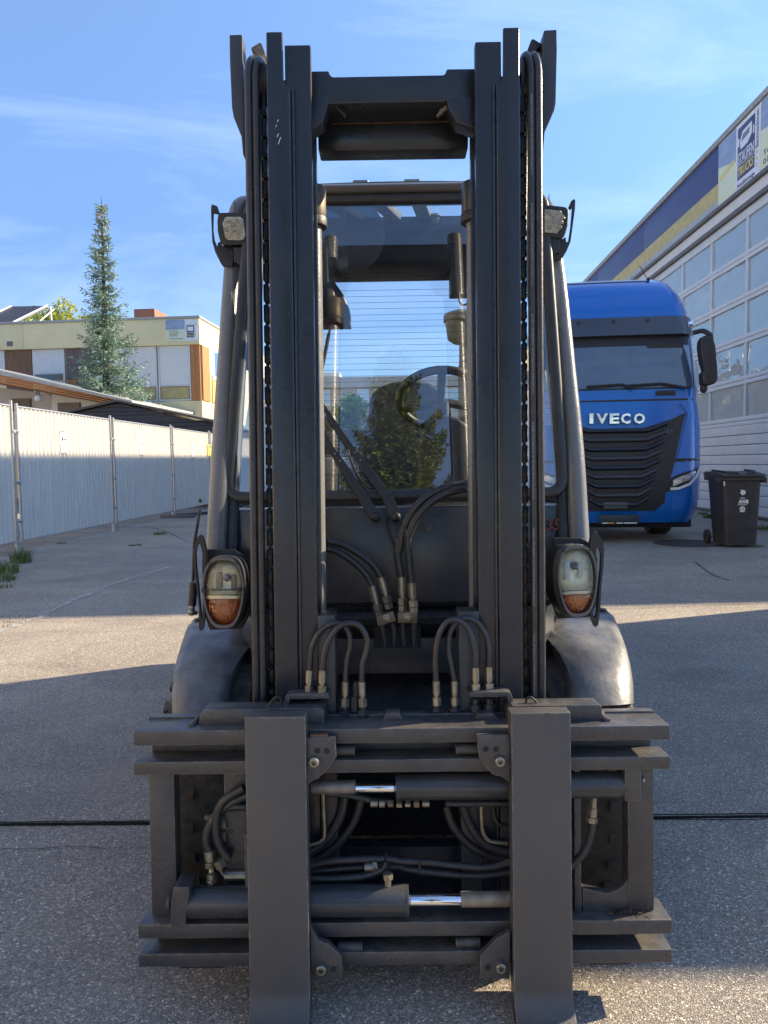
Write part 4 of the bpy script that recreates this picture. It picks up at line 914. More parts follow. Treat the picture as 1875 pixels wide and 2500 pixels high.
# --- carriage bars
def bar(name, u0, v0l, v1l, u1, v0r, v1r, y0, y1, m=M['bar'], bev=.005):
    x0, z0a = fx(u0, v0l, y0); _, z0b = fx(u0, v1l, y0); x1, z1a = fx(u1, v0r, y0); _, z1b = fx(u1, v1r, y0)
    zt, zb = (z0a+z1a)/2, (z0b+z1b)/2
    return obj(name, MB().box(x0, x1, y0, y1, zb, zt), m, fl, F, bevel=bev), zt, zb, x0, x1
YB = .052
up, zut, zub, bx0, bx1 = bar('carriage_bar', 324, 1787, 1823.5, 1637, 1769, 1806, YB, YB+.095)
lo1, zlt, zlb, _, _ = bar('carriage_bar', 325, 1865, 1898, 1637, 1842, 1875, YB+.002, YB+.071)
lw1, zmt, zmb, cx0, cx1 = bar('carriage_bar', 336, 2258, 2296, 1642, 2245, 2279, YB, YB+.095)
lw2, znt, znb, _, _ = bar('carriage_bar', 337, 2333, 2367, 1642, 2314, 2347, YB+.002, YB+.071)
for (xa, xb, za, zb_) in ((bx0+.018, bx1-.018, zlb-.0, zub-.0), (cx0+.018, cx1-.018, znb, zmb)):
    obj('bar_web', MB().box(xa, xb, YB+.072, YB+.090, za+.004, zb_+.003), M['bar'], fl, F, bevel=.004)
xa, za = fx(481, 1747, YB+.03); xb, zb_ = fx(700, 1726, YB+.03)
ztp = zut+.036
for (u0, u1) in ((481, 790), (1240, 1473)):
    x0, _ = fx(u0, 1720, YB+.03); x1, _ = fx(u1, 1720, YB+.03)
    obj('stop_block', MB().prism([(x0, zut-.002), (x0+.002, zut+.02), (x0+.012, ztp), (x1-.006, ztp), (x1, zut+.03), (x1, zut-.002)], YB+.038, YB+.10), M['bar'], fl, F, bevel=.004)
x0, _ = fx(363, 1755, YB+.1); x1, _ = fx(1594, 1735, YB+.1)
obj('rear_strip', MB().box(x0, x1, YB+.096, YB+.12, zut-.02, zut+.004), M['bar'], fl, F, bevel=.002)
x0 = fx(776, 1740, YB+.05)[0]; x1 = fx(1240, 1740, YB+.05)[0]
for (u0, u1, h_) in ((935, 985, .016), (1160, 1215, .012)):
    a = fx(u0, 1735, YB+.06)[0]; b = fx(u1, 1735, YB+.06)[0]
    obj('stop_lug', MB().prism([(a, zut), (a+.005, zut+h_), (b-.01, zut+h_*1.1), (b, zut)], YB+.06, YB+.095), M['bar'], fl, F, bevel=.002)
for (u0, u1) in ((439, 545), (1440, 1540)):
    a = fx(u0, 2370, YB+.02)[0]; b = fx(u1, 2370, YB+.02)[0]
    obj('slide_shoe', MB().box(a, b, YB+.02, YB+.08, znb-.014, znb-.001), M['black'], fl, F, bevel=.002)
for (u_, v_) in ((470, 1752), (1478, 1738)):
    a = pz(u_, v_, YB+.05); obj('weld_bead', MB().tube(spline([V((a.x, YB+.03, zut+.001)), V((a.x+.006*(1 if u_ < 900 else -1), YB+.055, zut+.004)), V((a.x+.003, YB+.09, zut+.002))], 4), [.006]*9, 8), M['bar'], fl, F)
# uprights and back frame
zU, zL = zlb-.001, zmt+.001
def upright(u0, u1, v, y0, y1, nm='side_upright', m=M['bar']):
    a = fx(u0, v, y0)[0]; b = fx(u1, v, y0)[0]
    return obj(nm, MB().box(a, b, y0, y1, zL, zU), m, fl, F, bevel=.004)
upright(366, 428, 2050, YB+.034, YB+.08); upright(1533, 1597, 2030, YB+.034, YB+.08)
upright(549, 608, 2050, YB+.06, YB+.12); upright(1402, 1419, 2030, YB+.034, YB+.10)
gx = fx(1419, 2150, YB+.05)[0]; gx1 = fx(1534, 2150, YB+.05)[0]
gus = [(gx, zL), (gx1, zL), (gx1, zL+.13)] + [(gx1-.075+.075*cos(R(a)), zL+.105-.075-.0+.075+.075*(sin(R(a)))-.03) for a in range(0, -91, -15)] + [(gx, zL+.055)]
gus = [(gx, zL), (gx1+.01, zL), (gx1+.01, zL+.16), (gx1, zL+.16)] + [(gx1-.055+.055*cos(R(a)), zL+.095+.055*sin(R(a))) for a in range(0, -91, -15)] + [(gx, zL+.052)]
obj('gusset', MB().prism(gus, YB+.037, YB+.06), M['bar'], fl, F, bevel=.002)
# --- forks
m_fk = M['fork']
def fork(u0, u1, v, vt, label):
    xa = fx(u0, v, 0)[0]; xb = fx(u1, v, 0)[0]; zt = fx((u0+u1)/2, vt, 0)[1]
    T_, r1 = .045, .055; zb = .0; prof = [(T_, zt), (0, zt)]
    zin = .012+r1
    for a in range(0, 91, 10):
        prof.append((-r1*(1-cos(R(a))), zin+.0-r1*sin(R(a))))
    prof += [(-.98, .012), (-.98, .002), (-.0, -.02)]
    for a in range(0, 91, 15):
        prof.append((T_-.06*(1-sin(R(a)))-.0, -.02+.06*(1-cos(R(a)))))
    return obj('fork', MB().prism(prof, xa, xb, 0), m_fk, fl, F, bevel=.005, smooth=30, label=label)
f1 = fork(604, 751, 2100, 1751, 'left fork of the pair'); f2 = fork(1252, 1396, 2100, 1741, 'right fork of the pair')
m_edge = M['steel']
for (uc, s, fk) in ((672, 1, f1), (1300, -1, f2)):      # positioning latch above each fork
    q = pz(uc, 1727, YB+.06)
    obj('latch_handle', MB().tube(spline([q+V((-.022*s, 0, -.005)), q+V((.0, 0, .022)), q+V((.014*s, 0, .018)), q+V((.012*s, 0, -.006))], 5), .003, 6), M['black'], fk, F)
# --- fork brackets
def bolt(c, r, parent, G, m=M['steel'], n=6, hgt=.012):
    mb = MB().cyl(c, c+V((0, -hgt*.4, 0)), r*1.5, 16).cyl(c+V((0, -hgt*.4-.0005, 0)), c+V((0, -hgt*1.3, 0)), r, n)
    return obj('bolt', mb, m, parent, G, bevel=.0008)
def ringbolt(c, parent, G):
    mb = MB().rev([(0, .011), (-.014, .011), (-.016, .009), (-.016, .0055), (-.006, .005), (-.006, 0)], c, 1, 18)
    return obj('bolt', mb, M['steel'], parent, G)
def bracket(pts, holes, bc, y0=.018):
    pp = [fx(u, v, y0) for u, v in pts]
    b = obj('fork_bracket', MB().prism(pp, y0, y0+.016), M['bar'], fl, F, bevel=.002)
    for (u, v) in holes:
        c = pz(u, v, y0-.0006); obj('hole', MB().cyl(c+V((0, .001, 0)), c, .0065, 14), M['dark'], b, F)
    c = pz(bc[0], bc[1], y0); ringbolt(c, b, F)
    return b
bracket([(756, 1803), (760, 1800), (818, 1799), (821, 1848), (800, 1881), (777, 1900), (756, 1911), (748, 1925), (748, 1803)], [(775, 1833), (798, 1833)], (768, 1857))
bracket([(1165, 1795), (1225, 1795), (1245, 1795), (1245, 1912), (1225, 1897), (1203, 1892), (1171, 1854), (1166, 1826)], [(1186, 1829), (1211, 1829)], (1219, 1855))
bracket([(758, 2262), (775, 2296), (802, 2304), (820, 2322), (834, 2335), (835, 2392), (760, 2396)], [(814, 2366)], (785, 2361))
bracket([(1245, 2275), (1215, 2290), (1195, 2310), (1172, 2333), (1172, 2389), (1245, 2391)], [(1191, 2362)], (1221, 2356))
obj('rust_spot', MB().pbox(757, 1795, 800, 1799, .019, .034, F), M['rust'], fl, F, bevel=.001)
def hrod(name, u0, u1, v, y, r, m, rs=None, n=20, par=None):
    a = pz(u0, v, y); b = pz(u1, v-.0155*(u1-u0), y); b.z = a.z = (a.z+b.z)/2
    return obj(name, MB().cyl(a, b, r, n), m, par or fl, F, bevel=min(.002, r*.2))
for (u0, u1, v) in ((821, 867, 1832), (1112, 1165, 1829), (825, 885, 2312), (1112, 1172, 2300)):
    hrod('stop_pin', u0, u1, v, YB+.02, .012, M['bar']); 
# --- side shift and fork positioning cylinders
YC = YB+.035
rU = px_r(32.5, YC); rL = px_r(37.5, YC-.02)
cu1 = hrod('positioning_cylinder', 970, 1520, 1922, YC, rU, M['cab'], n=32)
hrod('cylinder_rod', 867, 971, 1924, YC, px_r(12, YC), M['chrome'], par=cu1)
hrod('rod_end', 760, 868, 1922, YC, px_r(17, YC), mat('bare_rod_end', (.26, .22, .19), .45, metal=.5, var=.35, vs=30), par=cu1)
hrod('gland_ring', 966, 978, 1922, YC, rU*1.03, M['cab'], par=cu1)
q0 = pz(1518, 1872, YC-.01); q1 = pz(1560, 1949, YC-.01)
obj('cylinder_end_block', MB().box(q0.x, q1.x, YC-.03, YC+.03, q1.z, q0.z+.015), M['bar'], cu1, F, bevel=.006)
hrod('end_nut', 1560, 1571, 1908, YC, .014, M['bar'], n=6, par=cu1)
YL = YC-.02
cl1 = hrod('positioning_cylinder', 455, 990, 2204, YL, rL, M['cab'], n=32)
hrod('gland_ring', 985, 998, 2199, YL, rL*1.02, M['cab'], par=cl1)
hrod('cylinder_rod', 996, 1127, 2198, YL, px_r(15, YL), M['chrome'], par=cl1)
hrod('rod_end', 1125, 1245, 2196, YL, px_r(18.5, YL), mat('bare_rod_end_b', (.28, .24, .19), .5, metal=.4, var=.35, vs=30), par=cl1)
pp = [fx(u, v, YL-.03) for u, v in ((424, 2163), (462, 2163), (464, 2180), (452, 2262), (418, 2262), (417, 2200))]
obj('cylinder_end_block', MB().prism(pp, YL-.035, YL+.03), M['bar'], cl1, F, bevel=.005)
hrod('end_nut', 410, 418, 2203, YL, .016, M['bar'], n=16, par=cl1)
q = pz(947, 2158, YL); obj('port_fitting', MB().cyl(q+V((0, 0, -.012)), q+V((0, 0, .012)), .008, 10).cyl(q+V((0, 0, .012)), q+V((0, 0, .024)), .012, 6), M['steel'], cl1, F)
# --- hoses on the carriage
def hose(pts, r, y, m=M['hose'], name='hose', G=F, par=None, n=10, k=7):
    P_ = []
    for p in pts:
        yy = p[2] if len(p) > 2 else y; P_.append(pz(p[0], p[1], yy, G))
    return obj(name, MB().tube(spline(P_, k), r, n), m, par or fl, G, smooth=60)
def ferrule(p0, p1, y, r, par, G=F, nut=True, name='hose_fitting'):
    a, b = pz(p0[0], p0[1], y, G), pz(p1[0], p1[1], y, G); d = b-a; mb = MB()
    mb.cyl(a, a+d*.56, r, 14); 
    for i in range(3): mb.cyl(a+d*(.08+.15*i), a+d*(.13+.15*i), r*1.08, 14)
    mb.cyl(a+d*.56, a+d*.68, r*.72, 12)
    mb.cyl(a+d*.66, a+d, r*1.22, 6)
    return obj(name, mb, M['steel'], par, G, smooth=30)
def c3(x, y): return (350+x/2.552, 1250+y/2.552)
def c4(x, y): return (950+x/2.37, 1250+y/2.37)
def c5(x, y): return (300+x/2.37, 1700+y/2.37)
def c6(x, y): return (950+x/2.212, 1700+y/2.212)
YH = YB+.10
hA = hose([c3(1035, 990), c3(1048, 850), c3(1092, 755), c3(1165, 700), c3(1235, 700), c3(1278, 750), c3(1288, 830), c3(1266, 940), c3(1258, 1060)], .0068, YH)
hB = hose([c3(1115, 990), c3(1128, 880), c3(1160, 790), c3(1220, 715), c3(1290, 693), c3(1352, 715), c3(1393, 790), c3(1388, 870), c3(1366, 950), c3(1360, 1060)], .0072, YH-.012)
hC = hose([c4(272, 980), c4(266, 860), c4(282, 730), c4(325, 645), c4(385, 622), c4(440, 655), c4(480, 730), c4(498, 830), c4(500, 905)], .0072, YH-.012)
hD = hose([c4(378, 980), c4(362, 900), c4(345, 800), c4(352, 705), c4(392, 640), c4(450, 615), c4(512, 640), c4(558, 710), c4(578, 800), c4(576, 900)], .0068, YH)
for (h_, a, b, dy) in ((hA, c3(1035, 985), c3(1030, 1128), 0), (hB, c3(1115, 985), c3(1112, 1128), -.012), (hA, c3(1258, 1058), c3(1255, 1212), 0), (hB, c3(1361, 1058), c3(1366, 1212), -.012),
                    (hC, c4(272, 978), c4(275, 1118), -.012), (hD, c4(378, 978), c4(380, 1118), 0), (hC, c4(500, 900), c4(500, 1040), -.012), (hD, c4(576, 895), c4(578, 1040), 0)):
    ferrule(a, b, YH+dy, .0086, h_)
for (p0, p1, y) in ((c3(1038, 1175), c3(1035, 1262), YH), (c3(1118, 1175), c3(1116, 1262), YH), (c3(1256, 1205), c3(1256, 1265), YH), (c3(1368, 1205), c3(1368, 1265), YH-.01), (c3(1322, 1060), c3(1322, 1240), YH+.01),
                    (c4(500, 1078), c4(500, 1150), YH), (c4(580, 1078), c4(580, 1150), YH), (c4(276, 1112), c4(276, 1152), YH), (c4(380, 1112), c4(380, 1152), YH)):
    a, b = pz(p0[0], p0[1], y), pz(p1[0], p1[1], y); d = b-a
    obj('port_fitting', MB().cyl(a, b, .007, 10).cyl(a+d*.5, b, .0135, 6), M['cab'], fl, F, smooth=30)
for (u0, u1, v, s) in ((c3(905, 0)[0], c3(1155, 0)[0], c3(0, 1150)[1], 1), (c4(465, 0)[0], c4(690, 0)[0], c4(0, 1056)[1], -1)):
    a = pz(u0, v, YH-.03); b = pz(u1, v, YH-.03); z_ = (a.z+b.z)/2
    ob = MB().box(a.x, b.x, YH-.03, YH+.02, z_-.006, z_+.006)
    e = a.x if s > 0 else b.x
    ob.prism([(e-.006, z_+.004), (e+.006, z_+.004), (e-.012*s+.006, z_-.035), (e-.012*s-.006, z_-.035)], YH-.029, YH+.019)
    obj('hose_bracket', ob, M['bar'], fl, F, bevel=.002)
# inner vertical plates of the carriage
for (u0, u1, v0, v1) in ((777, 819, 1503, 1745), (1121, 1171, 1493, 1740)):
    a = pz(u0, (v0+v1)/2, YB+.12); b = pz(u1, (v0+v1)/2, YB+.12); t_ = pz((u0+u1)/2, v0, YB+.12)
    obj('roller_plate', MB().box(a.x, b.x, YB+.121, YB+.20, .10, t_.z), P, fl, F, bevel=.004)
# hoses between the forks
for pts, r, y in (([c5(1285, 575), c5(1262, 690), c5(1215, 780), c5(1150, 855), c5(1080, 915)], .0105, YB+.11), ([c5(1380, 590), c5(1340, 720), c5(1250, 850), c5(1150, 930), c5(1060, 960)], .0105, YB+.12),
                  ([c6(305, 590), c6(345, 700), c6(430, 800), c6(540, 860), c6(650, 885)], .0105, YB+.12), ([c6(395, 590), c6(440, 700), c6(500, 780), c6(580, 830), c6(660, 845)], .0105, YB+.11),
                  ([c6(560, 590), c6(565, 640), c6(590, 690), c6(650, 705)], .004, YB+.11),
                  ([c5(1060, 985), c5(1200, 955), c5(1400, 943), c5(1560, 945), c6(60, 890), c6(200, 895), c6(380, 915), c6(520, 925), c6(650, 900)], .0085, YB+.06),
                  ([c5(1060, 1020), c5(1250, 998), c5(1420, 988), c5(1600, 985), c6(80, 930), c6(300, 958), c6(500, 968), c6(650, 950)], .0085, YB+.075),
                  ([c5(1060, 1058), c5(1250, 1055), c5(1400, 1040), c5(1500, 1000), c5(1530, 960)], .009, YB+.05),
                  ([c6(305, 577), c6(400, 580), c6(520, 578), c6(660, 578)], .0075, YC+.01), ([c5(1180, 565), c5(1300, 570), c5(1430, 600), c5(1550, 613)], .0075, YC+.02),
                  ([c6(1098, 665), c6(1088, 740), c6(1065, 810), c6(1030, 865), c6(975, 915)], .0095, YC),
                  ([c5(505, 900), c5(483, 850), c5(490, 780), c5(540, 690), c5(640, 610), c5(760, 560)], .0105, YB+.05), ([c5(615, 940), c5(570, 880), c5(545, 800), c5(545, 690), c5(590, 600), c5(700, 530)], .0105, YB+.045),
                  ([c5(580, 650), c5(640, 640), c5(720, 640)], .009, YB+.05)):
    hose(pts, r, y)
for pts, y in (([c5(1157, 560), c5(1162, 680), c5(1166, 790), c5(1150, 838), c5(1080, 862)], YB+.10), ([c6(497, 580), c6(500, 680), c6(508, 740), c6(545, 782), c6(640, 795)], YB+.10), ([c5(565, 985), c5(572, 1020), c5(600, 1035), c5(720, 1035)], YB+.05)):
    hose(pts, .0048, y, M['steel'], 'steel_pipe')
m_off = [(c5(1410, 990), c5(1475, 985), YB+.05, .0095), (c6(1105, 545), c6(1102, 600), YC, .008)]
for i in range(7):
    x0 = c6(0, 0)[0]-45+i*21; z_ = c6(0, 579)[1]
    a = pz(x0, z_, YC+.01); b = pz(x0+(17 if i in (0, 6) else 13), z_, YC+.01); b.z = a.z
    obj('hose_fitting', MB().cyl(a, b, .0095 if i % 2 else .008, 6 if i in (2, 3, 4) else 14), (M['steel'], M['steel'], M['brass'])[i % 3], fl, F, smooth=30)
for (p0, p1, y, r) in m_off: obj('hose_fitting', MB().cyl(pz(*p0, y), pz(*p1, y), r, 12), M['steel'], fl, F)
ferrule(c6(1100, 600), c6(1094, 678), YC, .0105, fl); ferrule(c5(500, 890), c5(512, 985), YB+.05, .0125, fl); ferrule(c5(510, 1030), c5(512, 1075), YL+.01, .008, fl); ferrule(c5(1400, 990), c5(1470, 985), YB+.05, .010, fl)
obj('port_fitting', MB().cyl(pz(*c5(513, 985), YB+.05), pz(*c5(513, 1100), YL+.02), .006, 8).cyl(pz(*c5(513, 1030), YL+.03), pz(*c5(513, 1072), YL+.03), .013, 6), M['steel'], fl, F)
obj('port_fitting', MB().cyl(pz(*c5(555, 945), YB+.04), pz(*c5(575, 985), YB+.04), .014, 6).cyl(pz(*c5(590, 1035), YB+.055), pz(*c5(720, 1035), YB+.055), .012, 10), M['steel'], fl, F)
for (x, y_) in ((165, 920), ): obj('cable_tie', MB().tube([pz(*c6(x, 880), YB+.048), pz(*c6(x, 955), YB+.05)], .003, 5), M['black'], fl, F)
obj('cable_tie', MB().tube(spline([pz(*c5(1525, 910), YB+.03), pz(*c5(1515, 960), YB+.045), pz(*c5(1500, 1000), YB+.045), pz(*c5(1490, 975), YB+.04)], 5), .0028, 5), M['black'], fl, F)
vb = obj('valve_block', MB().pbox(*c5(600, 700), *c5(735, 965), YB+.062, YB+.15, F), M['olive'], fl, F, bevel=.005)
for c in (c5(627, 780), c5(630, 884)):
    q = pz(*c, YB+.062); obj('socket_screw', MB().rev([(0, .0065), (-.003, .0065), (-.003, .003), (0, 0)], q, 1, 14), M['black'], vb, F)
obj('plug', MB().cyl(pz(*c5(475, 700), YB+.08), pz(*c5(600, 715), YB+.08), .008, 8).cyl(pz(*c5(562, 740), YB+.06), pz(*c5(600, 740), YB+.06), .011, 6).cyl(pz(*c5(570, 810), YB+.06), pz(*c5(600, 810), YB+.06), .012, 6), M['brass'], vb, F)
obj('edge_plate', MB().pbox(*c5(706, 800), *c5(722, 1215), YB+.01, YB+.06, F), M['bar'], fl, F, bevel=.001)
# leaf litter on the lower bar
lb2 = MB()
for _ in range(95):
    a = rnd.gauss(0, .028); q = pz(1520+rnd.gauss(0, 28), 2210, YB+.05); yy = YB+rnd.uniform(.015, .08)
    p0 = V((q.x+rnd.uniform(-.01, .01), yy, zmt+.0025)); d = V((rnd.uniform(-1, 1), rnd.uniform(-1, 1), rnd.uniform(0, .5))).normalized(); s = V((-d.y, d.x, .2))*rnd.uniform(.002, .006)
    lb2.add([p0, p0+d*.005+s, p0+d*rnd.uniform(.010, .026), p0+d*.005-s], [(0, 1, 2, 3)])
kind(obj('leaf_litter', lb2, mat('dry_litter', (.10, .06, .035), .9, var=.5, vs=40), fl, F, smooth=0), 'stuff')

# --- mast rails
def mz(v, y): return hit(968, v, FM, 1, y).z
Y1, Y2, Y3 = .165, .172, .205
ztop = {}
for s in (-1, 1):
    def bxm(x0, x1, y0, y1, z0, z1, mb): return mb.box(XC+s*x0, XC+s*x1, y0, y1, z0, z1)
    dv = -8 if s > 0 else 0
    zA = hit(968-s*-270, (76 if s < 0 else 66), FM, 1, Y1).z; zS_ = hit(968+s*270, (209 if s < 0 else 198), FM, 1, Y1).z
    zC = hit(968+s*220, (107 if s < 0 else 99), FM, 1, Y2).z
    xo, xm, xi = .2915, .2375, .2265
    # outer rail: I section, top step cut into the inside of the flange
    fr = MB().prism([(XC+s*xo, .06), (XC+s*xo, zA), (XC+s*(xo-.038), zA), (XC+s*(xo-.039), zS_+.012), (XC+s*(xo-.042), zS_+.002), (XC+s*(xm), zS_), (XC+s*(xm-.002), .06)], Y1, Y1+.0095)
    outer = obj('outer_mast_rail', fr, M['rail'], fl, FM, bevel=.005, smooth=30, seg=3)
    obj('rail_web', MB().box(XC+s*(xo-.002), XC+s*(xo-.018), Y1+.010, Y1+.13, .06, zA-.02), M['rail'], outer, FM, bevel=.002)
    obj('rail_rear_flange', MB().box(XC+s*xo, XC+s*xm, Y1+.1305, Y1+.15, .06, zA-.04), M['rail'], outer, FM, bevel=.003)
    inner = obj('inner_mast_rail', MB().prism([(XC+s*.2505, .05), (XC+s*.2505, zC), (XC+s*.193, zC), (XC+s*.190, zC-.003), (XC+s*.190, .05)], Y2+.004, Y2+.026), M['rail'], fl, FM, bevel=.004, smooth=30)
    obj('rail_web', MB().box(XC+s*(.205), XC+s*(.222), Y2+.0265, Y2+.11, .05, zC-.01), M['rail'], inner, FM, bevel=.002)
    obj('rail_rear_flange', MB().box(XC+s*.190, XC+s*(xm-.003), Y2+.1105, Y2+.128, .05, zC-.02), M['rail'], inner, FM, bevel=.003)
    obj('rail_lip', MB().box(XC+s*(xm-.0035), XC+s*(xm-.009), Y1+.004, Y2+.0035, .06, zS_-.004), M['rail'], inner, FM, bevel=.002)
    # lift cylinder
    yc = .34; xcyl = .2135; rc = .030
    zcl = hit(968, 500 if s < 0 else 495, FM, 1, yc).z
    cy = obj('lift_cylinder', MB().cyl((XC+s*xcyl, yc, .08), (XC+s*xcyl, yc, zcl-.02), rc, 28), M['pillar'], fl, FM, smooth=40)
    obj('cylinder_head', MB().cyl((XC+s*(xcyl-.003), yc, zcl-.03), (XC+s*(xcyl-.003), yc, zcl+.045), rc*1.28, 28), mat('worn_head', (.13, .10, .07), .5, metal=.3, var=.5, vs=25) if s < 0 else P, cy, FM, bevel=.003)
    obj('cylinder_collar', MB().cyl((XC+s*(xcyl-.003), yc, zcl-.055), (XC+s*(xcyl-.003), yc, zcl-.031), rc*1.36, 28), M['black'], cy, FM, bevel=.003)
    obj('cylinder_rod', MB().cyl((XC+s*(xcyl+.006), yc, zcl+.04), (XC+s*(xcyl+.006), yc, zcl+.30), .026, 24), M['pillar'], cy, FM)
    # hoses running up and over the top pulley
    zh = hit(968+s*340, (126 if s < 0 else 115), FM, 1, .2).z
    for (xh, m_) in ((.3213, 0), (.3388, 1)):
        yh = .19; pts = [(XC+s*(xh+.002), yh, .52)]+[(XC+s*(xh+.002), yh, .6), (XC+s*(xh+.002), yh, 1.0), (XC+s*xh, yh, 1.5), (XC+s*xh, yh, zh-.09)]
        for a in range(0, 181, 20): pts.append((XC+s*(xh-.010*sin(R(a/2))), yh+.055*(1-cos(R(a))), zh-.06+.06*sin(R(a))))
        pts.append((XC+s*(xh-.02), yh+.11, zh-.5))
        obj('mast_hose', MB().tube([V(q) for q in pts], .0088, 14), M['hose'], fl, FM, smooth=60)
    # leaf chain
    chn = obj('lift_chain', MB().box(XC+s*.3065-.0035, XC+s*.3065+.0035, .215, .222, .45, zh-.08), M['chain'], fl, FM)
    l0 = None
    z = .50
    while z < zh-.10:
        if l0 is None:
            mb = MB(); xx = XC+s*.3065; zz_ = z
            o_ = [(xx-.0062, zz_-.019), (xx-.0062, zz_+.019), (xx-.0045, zz_+.021), (xx+.0045, zz_+.021), (xx+.0066, zz_+.017), (xx+.0052, zz_), (xx+.0066, zz_-.017), (xx+.0045, zz_-.021), (xx-.0045, zz_-.021)]
            mb.prism(o_, .205, .232); l0 = obj('link', mb, M['chain'], chn, FM, bevel=.0015)
        else:
            d = FM.to_3x3() @ V((0, 0, z-.50)); inst(l0, d)
        z += .0485
    # side plate at the top
    yp = .235
    if s < 0: pl_ = [(560, 85), (591, 84), (592, 130), (596, 250), (597, 380), (593, 378), (589, 333), (570, 285), (566, 262), (561, 150)]
    else: pl_ = [(1328, 74), (1359, 72), (1360, 120), (1357, 252), (1353, 270), (1330, 322), (1326, 372), (1322, 374), (1324, 200), (1326, 100)]
    obj('top_side_plate', MB().prism([fx(u, v, yp, FM) for u, v in pl_], yp, yp+.05), P, fl, FM, bevel=.002)
    q = pz(968+s*375, 120 if s < 0 else 110, yp, FM)
    obj('pulley', MB().rev([(-.02, .02), (-.02, .052), (-.008, .045), (.008, .045), (.02, .052), (.02, .02), (-.02, .02)], (q.x-s*.05, .245, zh-.055), 0, 28), M['black'], fl, FM, smooth=40)
    obj('pulley_guard', MB().prism([fx(968+s*a, b-(9 if s > 0 else 0), .26, FM) for a, b in ((355, 120), (355, 116), (334, 103), (329, 106), (320, 130), (330, 140))], .26, .30), M['brass'] if s < 0 else M['black'], fl, FM, bevel=.002)
# white stencil print on the outer right hose
txt = '017-CONTITECH FLUID-LINDE-ZSL-DN 10-250 BAR-4Q21-TEEE/PUR'
for (vb_, vt_) in ((425, 227), (694, 495), (959, 765), (1219, 1030), (1479, 1288), (1700, 1546)):
    zb_ = hit(1300, vb_, FM, 1, .178).z; zt_ = hit(1300, vt_, FM, 1, .178).z
    text('hose_print', txt, FM, XC+.3238, .1800, zb_, zt_-zb_, .0050, mat('stencil_white_%d' % vb_, (.34, .34, .34), .6) if vb_ == 425 else bpy.data.materials['stencil_white_425'], fl, ext=.0, rot=-pi/2)
# --- top crossbeam
yb = .225
def fxm(u, v, y=yb): return fx(u, v, y, FM)
xL, xR = XC-.1885, XC+.1885
pts = [fxm(756, 173), fxm(803, 172), fxm(805, 180), fxm(811, 187), fxm(1084, 182), fxm(1088, 176), fxm(1090, 167.5), fxm(1168, 166.5), fxm(1168, 235), fxm(1085, 248), fxm(810, 253), fxm(756, 260)]
obj('top_crossbeam', MB().prism(pts, yb, yb+.10), M['rail'], fl, FM, bevel=.005)
for (a, b) in ((756, 804), (1090, 1168)):
    s = -1 if a < 900 else 1
    poly = [fxm(a, 240), fxm(b, 240), fxm(b-4 if s < 0 else b, 262 if s < 0 else 300), fxm(b-15 if s < 0 else b, 300 if s < 0 else 320), fxm(a+6 if s < 0 else a+24, 318 if s < 0 else 300), fxm(a if s < 0 else a+3, 335 if s < 0 else 262)]
    obj('beam_bracket', MB().prism(poly, yb-.004, yb+.05), M['rail'], fl, FM, bevel=.004)
for (u0, v0, u1, v1, s) in ((798, 243, 832, 300, -1), (1128, 240, 1080, 300, 1)):
    a = pz(u0, v0, yb+.01, FM); b = pz(u1, v1-20, yb+.03, FM); mb = MB()
    for i in range(7):
        t_ = i/6; q = a.lerp(b, t_); mb.tube([q+V((0, -.004, .012)), q+V((s*-.012, 0, -.006))], .0045, 6)
    kind(obj('buffer_brush', mb, M['black'] if s < 0 else M['brass'], fl, FM), 'stuff')
x0, zt1 = fxm(760, 292, .30); x1, zb1 = fxm(1180, 372, .30)
zb1 = fx(960, 366, .338, FM)[1]; zt1 = fx(960, 290, .332, FM)[1]
obj('rear_crossbeam', MB().prism([(.338, zb1), (.330, zb1+.03), (.332, zt1), (.40, zt1+.02), (.41, zb1+.03), (.40, zb1)], XC-.19, XC+.19, 0), M['rail'], fl, FM, bevel=.006)
obj('rust_edge', MB().box(XC-.155, XC+.14, .328, .3315, zt1-.012, zt1-.003), M['rust'], fl, FM)
obj('mast_foot_crossbeam', MB().box(XC-.19, XC+.19, .25, .30, .12, .26), M['rail'], fl, FM, bevel=.004)
# scratches on the left rail
sb3 = MB()
for (u, v, l) in ((676, 335, 9), (681, 345, 10), (679, 352, 7), (673, 310, 5), (677, 298, 6)):
    a = pz(u, v, Y1-.0006, FM); b = pz(u+l*.5, v-l, Y1-.0006, FM); sb3.tube([a, b], .0008, 4)
kind(obj('paint_scratch', sb3, M['white'], fl, FM), 'stuff')

# ------------------------------------------------------------------ truck chassis and cab (world frame)
W = I4
def wx(u, v, Y): p = hit(u, v, W, 1, Y); return p.x, p.z
def wp(u, v, Y): return V(hit(u, v, W, 1, Y))
YP = 2.14
# front panel
x0, zt_ = wx(968, 1240, YP); zb_ = wx(968, 1487, YP)[1]
xl_, xr_ = XC-.50, XC+.50
fpn = obj('front_panel', MB().prism([(YP+.03, zb_), (YP, zb_+.02), (YP-.01, (zb_+zt_)/2), (YP+.012, zt_), (YP+.05, zt_+.004), (YP+.06, zb_)], xl_+.02, xr_-.02, 0), M['cab'], fl, W, bevel=.004)
obj('panel_ledge', MB().prism([(YP-.005, wx(968, 1525, YP)[1]), (YP-.02, wx(968, 1505, YP)[1]), (YP+.03, zb_-.008), (YP+.08, zb_-.008), (YP+.08, wx(968, 1525, YP)[1])], xl_+.05, xr_-.05, 0), M['cab'], fl, W, bevel=.003)
obj('lower_panel', MB().box(xl_+.10, xr_-.10, YP+.02, YP+.06, wx(968, 1650, YP)[1], wx(968, 1562, YP)[1]), M['cab'], fl, W, bevel=.004)
